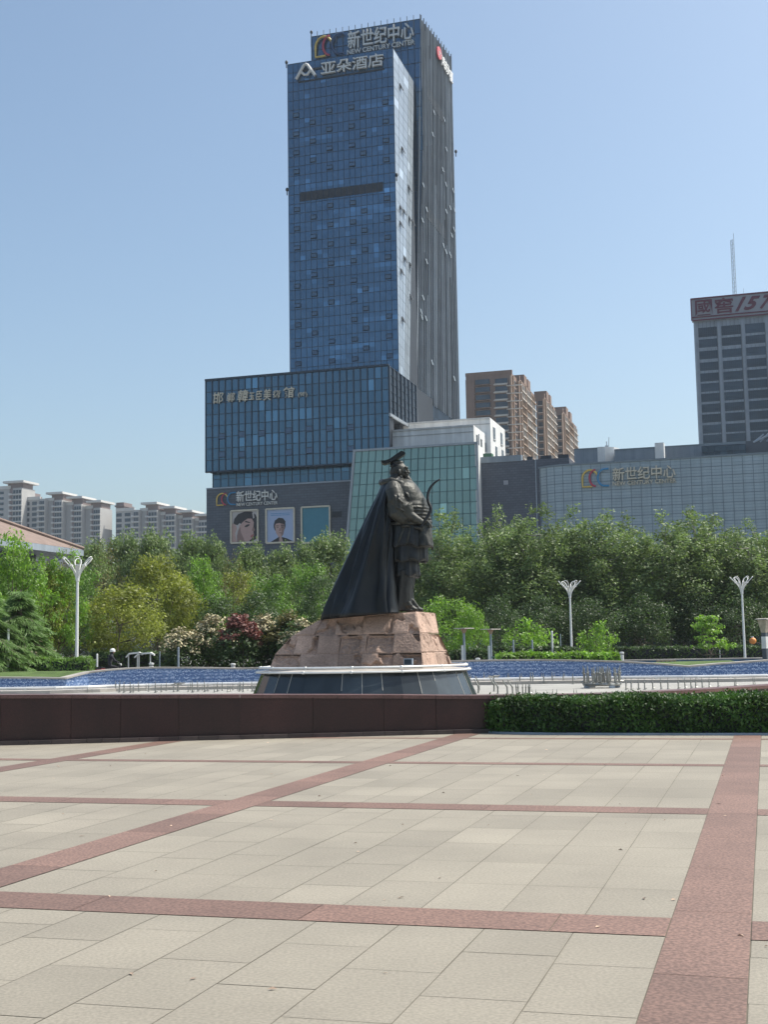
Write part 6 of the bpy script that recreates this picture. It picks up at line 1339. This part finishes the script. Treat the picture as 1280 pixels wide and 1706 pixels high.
# lantern pillar at the right edge
kp_ = Vector(stand(1276, 58)); kl = thing('lantern_pillar', 'large grey pillar lamp with a flared glass top cut by the right edge', 'lamp', kp_); ht = h_for(1030, 1276, 58)
b = MB(); b.lathe(kp_, [(.24, 0), (.24, .1), (.15, .12), (.15, ht - .65)], 4); b.build('shaft', MT['greystone'], kl); b = MB(); b.lathe(kp_ + UP * .75, [(.165, 0), (.165, .55)], 4); b.build('panel', MT['white_pipe'], kl)
b = MB(); b.lathe(kp_ + UP * (ht - .66), [(.16, 0), (.18, .1), (.30, .55), (.30, .58)], 4); b.build('flared_glass', mat('amber_glass', (.42, .36, .28), .25, var=.25, vs=4), kl); b = MB(); b.lathe(kp_ + UP * (ht - .075), [(.42, 0), (.42, .05), (.22, .075)], 4); b.build('cap', MT['coping'], kl)

# ------------------------------------------------------------------ fountain nozzles
def nozzle_a():
    b = MB(); b.lathe((0, 0, 0), [(.06, 0), (.06, .02), (.028, .03), (.028, .30), (.036, .31), (.036, .36), (.022, .37), (.014, .50), (.010, .56)], 10); b.tube([(0, 0, .08), (.10, .02, .07)], .02, 6); return b.build('fountain_nozzle', MT['steel'])
def nozzle_b():
    b = MB(); b.lathe((0, 0, 0), [(.05, 0), (.05, .02), (.032, .03), (.032, .26), (.04, .27), (.04, .31)], 10); b.tube([(0, 0, .30), (-.09, -.02, .45), (-.17, -.03, .62)], [.034, .03, .02], 8); return b.build('angled_nozzle', MT['steel'])
na = tag(nozzle_a(), 'slim upright steel fountain nozzle standing on the pool floor', 'nozzle', 'upright fountain nozzles in the pool'); nb_ = tag(nozzle_b(), 'bent steel fountain nozzle right of the statue drum', 'nozzle', 'bent fountain nozzles right of the drum')
usedn = {}
def noz(o, x, ybase, ytop, hh, lab=None, grp=None):
    p = G(x, ybase, POOL); s = (P(x, ytop, p.y).z - POOL) / hh
    c = o.copy() if usedn.get(o.name) else o
    if usedn.get(o.name): col.objects.link(c)
    usedn[o.name] = True; c.location = p; c.rotation_euler = (rnd.uniform(-.05, .05), rnd.uniform(-.05, .05), rnd.uniform(-.6, .6)); c.scale = (s * 1.1,) * 2 + (s,)
    if lab: c['label'] = lab
    if grp: c['group'] = grp
    return c
for zx in (60, 90, 128, 180, 205, 250, 310, 330, 385, 432, 475, 535, 655, 672, 690, 735, 770, 790, 815, 870, 895, 935, 980, 1000, 1020, 1060, 1075, 1085, 1105, 1145, 1180, 1195, 1212): noz(na, 180 + zx / 4.92, rnd.uniform(1150, 1154.5), rnd.uniform(1133, 1140), .56, 'slim upright steel fountain nozzle left of the statue drum', 'upright fountain nozzles left of the drum')
for zx in (20, 55, 80, 410, 440, 465, 490): noz(na, zx / 3.2 if zx > 400 else 120 + zx / 3.2, 1154, 1146, .56, 'short steel fountain nozzle close behind the maroon wall at the left', 'short nozzles behind the maroon wall at the left')
for zx in (35, 180, 200, 340, 475, 495, 615, 635, 745, 770, 880, 905, 1005, 1025, 1130, 1145, 1245): noz(na, 780 + zx / 7.11, rnd.uniform(1137.5, 1140), rnd.uniform(1119.5, 1122), .56)
for zx, yb in ((125, 1155), (135, 1150), (310, 1152), (355, 1156), (470, 1156), (532, 1156)): noz(nb_, 780 + zx / 7.11, yb, yb - 24, .62)
for zx in (578, 600, 650, 686, 720, 735): noz(na, 780 + zx / 7.11, 1157, 1136.5, .56, 'steel fountain nozzle in the tight cluster right of the drum', 'cluster of nozzles right of the drum')
for zx in (765, 808, 1005, 1055, 1260, 1290): noz(na, 780 + zx / 7.11, 1158, 1147.5, .56, 'short steel fountain nozzle behind the juniper hedge', 'short nozzles behind the juniper hedge')
for zx in (335, 370, 420, 460, 515, 570, 615, 685, 730, 770, 800, 845, 890, 950, 1060, 1070, 1185, 1195): noz(na, 960 + zx / 4, np.interp(zx, [335, 800, 1200], [1150, 1147, 1140]), np.interp(zx, [335, 1200], [1129.5, 1127.5]), .56, 'slim upright steel fountain nozzle in the row at the right below the mosaic wall', 'row of nozzles at the right')
for x in (195, 330, 560, 740): noz(na, 400 + x / 3.048, 1157.5, 1146, .56, 'short steel fountain nozzle standing before the black drum', 'short nozzles before the drum')
for x in (498, 652, 810, 842, 960, 1095, 1130): noz(na, 400 + x / 3.048, 1157.5, 1145, .56, 'short steel fountain nozzle standing before the black drum', 'short nozzles before the drum')
rc_ = G(1004, 1146, POOL); rg_ = thing('fountain_ring', 'round manifold of steel pipe with blocks on the pool floor behind the hedge', 'pipe ring', rc_)
b = MB(); b.ring(rc_ + UP * .13, .62, .055, 40); b.ring(rc_ + UP * .13, .30, .04, 28); b.build('manifold', MT['steel'], rg_)
b = MB()
for k in range(8): a = k * math.pi / 4; b.tube([rc_ + UP * .13, rc_ + Vector((.62 * math.cos(a), .62 * math.sin(a), .13))], .03, 6)
b.build('spokes', MT['steel'], rg_)
for k in range(4):
    a = k * math.pi / 2 + .4; b = MB(); b.box(rc_ + Vector((.62 * math.cos(a), .62 * math.sin(a), .045)), .18, .18, .09); b.build('foot', MT['frame_grey'], rg_)
for k in range(20):
    a = 2 * math.pi * k / 14 if k < 14 else 2 * math.pi * k / 6; q_ = .62 if k < 14 else .3; c = na.copy(); col.objects.link(c); c.location = rc_ + Vector((q_ * math.cos(a), q_ * math.sin(a), .15)); c.rotation_euler = (rnd.uniform(-.08, .08), rnd.uniform(-.08, .08), a); s = rnd.uniform(.95, 1.15); c.scale = (1.35, 1.35, s); c['label'] = 'thick steel nozzle standing on the round pipe manifold'; c['group'] = 'nozzles on the round manifold'
def spray_head(lab, x, yb, yt):
    p = G(x, yb, POOL); h = P(x, yt, p.y).z - POOL; t = thing('spray_head', lab, 'nozzle', p, 'cross shaped spray heads'); b = MB(); b.lathe(p, [(.06, 0), (.06, .03), (.03, .04), (.03, h)], 10); b.build('riser', MT['steel'], t); b = MB()
    for k in range(3): a = k * math.pi / 3 + .2; d = Vector((math.cos(a), math.sin(a), .12)); b.tube([p + UP * (h - .05) - d * .26, p + UP * (h - .05) + d * .26], [.02, .025], 6)
    b.build('cross_arms', MT['steel'], t)
spray_head('cross shaped spray head among the nozzles left of the drum', 296, 1152, 1137); spray_head('cross shaped spray head among the nozzles right of the drum', 823, 1141, 1125)

# ------------------------------------------------------------------ scooters, rider, things under the trees
def scooter(lab, loc, rz, m, grp='scooters parked under the trees'):
    t = thing('scooter', lab, 'scooter', (0, 0, 0), grp)
    for x in (-.55, .55):
        b = MB(); b.lathe((x, 0, .24), [(.12, -.05), (.24, -.05), (.24, .05), (.12, .05)], 16, ex=Vector((1, 0, 0)), ey=UP, ez=Vector((0, 1, 0))); b.build('wheel', MT['black'], t)
    b = MB(); b.sweep([Vector((-.75, -.14, .45)), Vector((-.1, -.14, .42)), Vector((-.02, -.14, .30)), Vector((.32, -.14, .28)), Vector((.38, -.14, .5)), Vector((.30, -.14, .5)), Vector((.25, -.14, .36)), Vector((.05, -.14, .38)), Vector((-.05, -.14, .62)), Vector((-.72, -.14, .68))], Vector((0, .28, 0))); b.build('body', m, t)
    b = MB(); b.hexa([Vector(q) for q in ((.34, -.17, .3), (.42, -.17, .3), (.42, .17, .3), (.34, .17, .3), (.24, -.15, .95), (.30, -.15, .95), (.30, .15, .95), (.24, .15, .95))]); b.build('front_shield', m, t)
    b = MB(); b.box((-.4, 0, .72), .62, .26, .1); b.build('seat', MT['black'], t); b = MB(); b.tube([(.22, -.3, 1.02), (.26, 0, .98), (.22, .3, 1.02)], .022, 6); b.tube([(.5, 0, .3), (.26, 0, .98)], .03, 6); b.build('handlebar', MT['steel'], t); b = MB(); b.ball((.34, 0, .92), .06, .08, .07, n=10, m=6); b.build('headlight', MT['white_pipe'], t)
    return place(t, loc, rz)
scooter('red scooter parked behind the left clipped hedge end', stand(154, 62), 2.6, MT['redpaint'])
s2 = scooter('dark scooter under the rider with a white helmet', stand(190, 66), .4, MT['cloth_dark']); 
for x, Y, rz, lab in ((236, 74, 1.2, 'dark scooter parked in the shade under the yellow green tree'), (1140, 86, .3, 'dark scooter left of the pale scooter group under the trees')): dup(s2, stand(x, Y), rz, 1, lab)
w1 = scooter('pale scooter under the layered maple, left one of the pale group', stand(1142, 84), .4, MT['white_pipe']); dup(w1, stand(1153, 84.6), .7, 1, 'pale scooter under the layered maple, middle one of the pale group'); dup(w1, stand(1162, 84), 2.4, 1, 'pale scooter under the layered maple, right one of the pale group')
def skin_body(name, verts, edges, rads, m, parent, lvl=2):
    me = bpy.data.meshes.new(name); me.from_pydata(verts, edges, []); o = bpy.data.objects.new(name, me); col.objects.link(o); s = o.modifiers.new('k', 'SKIN'); sv = me.skin_vertices[0].data
    for i, r_ in enumerate(rads): sv[i].radius = (r_, r_)
    sv[0].use_root = True; o.modifiers.new('u', 'SUBSURF').levels = lvl; dg = bpy.context.evaluated_depsgraph_get(); dg.update(); mm = bpy.data.meshes.new_from_object(o.evaluated_get(dg)); bpy.data.objects.remove(o); mm.name = name
    a = mm.attributes.new('tint', 'FLOAT', 'FACE'); a.data.foreach_set('value', [1.0] * len(mm.polygons)); mm.materials.clear(); mm.materials.append(m); mm.polygons.foreach_set('use_smooth', [True] * len(mm.polygons)); o = bpy.data.objects.new(name, mm); col.objects.link(o); o.parent = parent; return o
def rider(loc, rz):
    t = thing('person', 'person in dark clothes and white helmet sitting on a scooter under the trees', 'person')
    V = [(-.28, 0, .86), (-.24, 0, 1.08), (-.18, 0, 1.30), (-.14, 0, 1.42), (-.12, 0, 1.50), (-.10, 0, 1.62)]; E_ = [(0, 1), (1, 2), (2, 3), (3, 4), (4, 5)]; r_ = [.15, .14, .16, .10, .055, .10]
    for s in (-1, 1):
        n = len(V); V += [(-.16, .20 * s, 1.36), (.0, .25 * s, 1.14), (.18, .27 * s, 1.06), (.24, .28 * s, 1.05)]; E_ += [(3, n), (n, n + 1), (n + 1, n + 2), (n + 2, n + 3)]; r_ += [.07, .05, .038, .03]
        n = len(V); V += [(-.20, .10 * s, .84), (.16, .15 * s, .78), (.12, .15 * s, .42), (.14, .15 * s, .34), (.27, .15 * s, .32)]; E_ += [(0, n), (n, n + 1), (n + 1, n + 2), (n + 2, n + 3), (n + 3, n + 4)]; r_ += [.10, .075, .05, .045, .04]
    skin_body('body', V, E_, r_, MT['cloth_dark'], t)
    b = MB(); b.ball((-.05, 0, 1.60), .075, .075, .095); b.ball((.03, 0, 1.585), .018, .016, .02); b.build('face', MT['skin'], t)
    b = MB(); b.lathe((-.09, 0, 1.63), [(.145, -.03), (.15, .02), (.135, .09), (.08, .14), (.01, .155)], 16); b.build('helmet', MT['white_metal'], t); return place(t, loc, rz)
rider(stand(190, 66), .4)
# white canopied stall frames in the shade at the left
def canopy(lab, x, ytop, Y, wd):
    p = Vector(stand(x, Y)); h = h_for(ytop, x, Y); t = thing('canopy', lab, 'canopy', p, 'white canopies in the shade at the left')
    b = MB(); b.sweep([p + Vector((-wd / 2, -.4, h - .25)), p + Vector((-wd * .3, -.4, h - .05)), p + Vector((wd * .3, -.4, h)), p + Vector((wd / 2, -.4, h - .12)), p + Vector((wd / 2, -.4, h - .2)), p + Vector((wd * .3, -.4, h - .09)), p + Vector((-wd * .3, -.4, h - .14)), p + Vector((-wd / 2, -.4, h - .32))], Vector((0, 1.1, 0))); b.build('roof', MT['white_metal'], t)
    for dx in (-.35, .3):
        for dy in (-.3, .6): b = MB(); b.tube([p + Vector((dx * wd, dy, 0)), p + Vector((dx * wd, dy, h - .1))], .04, 6); b.build('leg', MT['white_pipe'], t)
    b = MB(); b.box(p + Vector((0, .3, .8)), wd * .6, .5, .05); b.build('counter', MT['frame_grey'], t)
canopy('white canopy on posts under the yellow green tree, left of two', 225, 1086, 70, .9); canopy('white canopy on posts left of the flowering shrubs, right of two', 242, 1086.5, 70, 1.1)
# shop front under the plane trees, covered stalls, orange lantern
shp = Plane(Vector(stand(1000, 133)), (E1 * .98 + E2 * .2).normalized(), (-E2 * .98 + E1 * .2).normalized()); sf = thing('shop_front', 'low glazed shop front with dark piers in the shade under the plane trees', 'building', shp.pt(0, .4))
b = MB(); b.hexa([shp.pt(-8, .3, -.3), shp.pt(34, .3, -.3), shp.pt(34, .3, -4), shp.pt(-8, .3, -4), shp.pt(-8, 4.6, -.3), shp.pt(34, 4.6, -.3), shp.pt(34, 4.6, -4), shp.pt(-8, 4.6, -4)]); b.build('wall', MT['greystone'], sf)
for i in range(14):
    u = -8 + i * 3; b = MB(); b.quad(shp.pt(u + .3, .5, 0), shp.pt(u + 2.7, .5, 0), shp.pt(u + 2.7, 3.9, 0), shp.pt(u + .3, 3.9, 0), rnd.uniform(.6, 3.5)); f = b.build('window', MT['window_blue'], sf); b = MB()
    for a, c in (((u + .3, .5), (u + .3, 3.9)), ((u + 1.5, .5), (u + 1.5, 3.9)), ((u + 2.7, .5), (u + 2.7, 3.9)), ((u + .3, 3.9), (u + 2.7, 3.9)), ((u + .3, 2.9), (u + 2.7, 2.9))): b.bar(shp.pt(*a), shp.pt(*c), .1, .1, shp.n)
    b.build('frame', MT['mull_grey'], f)
def covered(lab, x, Y, wd, h):
    p = Vector(stand(x, Y)); t = thing('covered_stall', lab, 'stall', p, 'stalls under brown covers'); b = MB(); vs = []
    prof = [(0, 1.0), (.3, .97), (.6, .85), (.85, .55), (1.0, .0)]
    for r_, z in prof:
        for k in range(20): a = 2 * math.pi * k / 20; f = 1 + .06 * math.sin(5 * a + 7 * r_); vs.append(p + Vector((wd / 2 * r_ * f * math.cos(a), .7 * r_ * f * math.sin(a), h * z * (1 + .05 * math.sin(3 * a)))))
    b.add(vs, [(i * 20 + k, (i + 1) * 20 + k, (i + 1) * 20 + (k + 1) % 20, i * 20 + (k + 1) % 20) for i in range(4) for k in range(20)]); b.build('cover', MT['brown_cover'], t, smooth=True); b = MB(); b.box(p + UP * .12, wd * .9, 1.2, .24); b.build('base', MT['black'], t)
covered('long brown covered stall under the plane trees, left of two', 1062, 88, 1.9, 1.15); covered('peaked brown covered stall under the plane trees, right of two', 1122, 88, 1.3, 1.2)
op = Vector(stand(1257, 84)); ol = thing('orange_lantern', 'orange ball lantern on a hoop stand right of the right street lamp', 'lantern', op); zc_ = P(1255, 1067.5, 84).z
b = MB(); b.ball((op.x - .05, op.y, zc_), .24, .24, .22); b.build('shell', MT['orange'], ol, smooth=True); b = MB(); b.tube([(op.x - .05, op.y, zc_ + .2), (op.x - .05, op.y, zc_ + .3)], .08, 8); b.build('cap', MT['white_metal'], ol)
b = MB(); cc_ = Vector((op.x + .25, op.y, zc_ - .62)); b.tube([cc_ + Vector((.48 * math.cos(a), 0, .48 * math.sin(a))) for a in np.linspace(0, 2 * math.pi, 25)], .02, 6); b.tube([(op.x, op.y, gz(84)), (op.x, op.y, zc_ - .1)], .025, 6); b.build('hoop_stand', MT['brown_cover'], ol)
bs = tree('clipped_bush', 'rounded dark bush inside the hoop of the orange lantern', 'round', 1.0, .5, 61, MT['leaf_dark'], MT['bark'], .10, 420, .05, 20, 'round', (.18, .26), r0=.03); bs['category'] = 'bush'; place(bs, stand(1260, 84.6), 0, 1.0)
dup(bs, stand(1222, 84), 1, (1.5, 1.2, 1.1), 'wide rounded dark bush left of the right street lamp')
# stone planters and kerb wall far right
b = MB(); q_ = Vector(stand(1215, 82)); b.box(q_ + UP * .28, 3.2, .4, .08); b.box(q_ + Vector((-1.45, 0, .12)), .1, .4, .24); b.box(q_ + Vector((1.45, 0, .12)), .1, .4, .24); b.box(q_ + Vector((0, .25, .55)), 3.2, .06, .08); tag(b.build('seat_rail', MT['brown_cover']), 'long brown rail seat under the layered maple by the right street lamp', 'bench')

# a few dead leaves and specks on the paving
lb = MB(); gl_ = random.Random(9)
for k in range(80):
    x = gl_.uniform(0, 1280); y = gl_.choice([gl_.uniform(1228, 1700), gl_.uniform(1228, 1380), gl_.uniform(1228, 1300)]); p = G(x, y, .006); s = gl_.uniform(.008, .03); a = gl_.uniform(0, 6.28); d = Vector((math.cos(a), math.sin(a), 0)); e = Vector((-d.y, d.x, 0)); h = gl_.uniform(.002, .012)
    lb.add([p - d * s, p + e * s * .4 + UP * h, p + d * s, p - e * s * .4 + UP * h * .3], [(0, 1, 2, 3)], gl_.uniform(.4, 2.2))
o = tag(lb.build('leaf_litter', MT['tanwall']), 'dry leaf crumbs scattered over the granite paving', 'litter', kind='stuff')

# ------------------------------------------------------------------ thin summer haze
hm = bpy.data.materials.new('haze_air'); hm.use_nodes = True; hn = hm.node_tree; hn.nodes.remove(hn.nodes['Principled BSDF'])
pv = hn.nodes.new('ShaderNodeVolumePrincipled'); pv.inputs['Color'].default_value = (.86, .93, 1.0, 1); pv.inputs['Density'].default_value = .00014; pv.inputs['Anisotropy'].default_value = .2
hn.links.new(pv.outputs[0], hn.nodes['Material Output'].inputs['Volume'])
b = MB(); b.box((0, 600, 69), 3200, 1800, 142.4); hz_o = tag(b.build('haze', hm), kind='stuff')
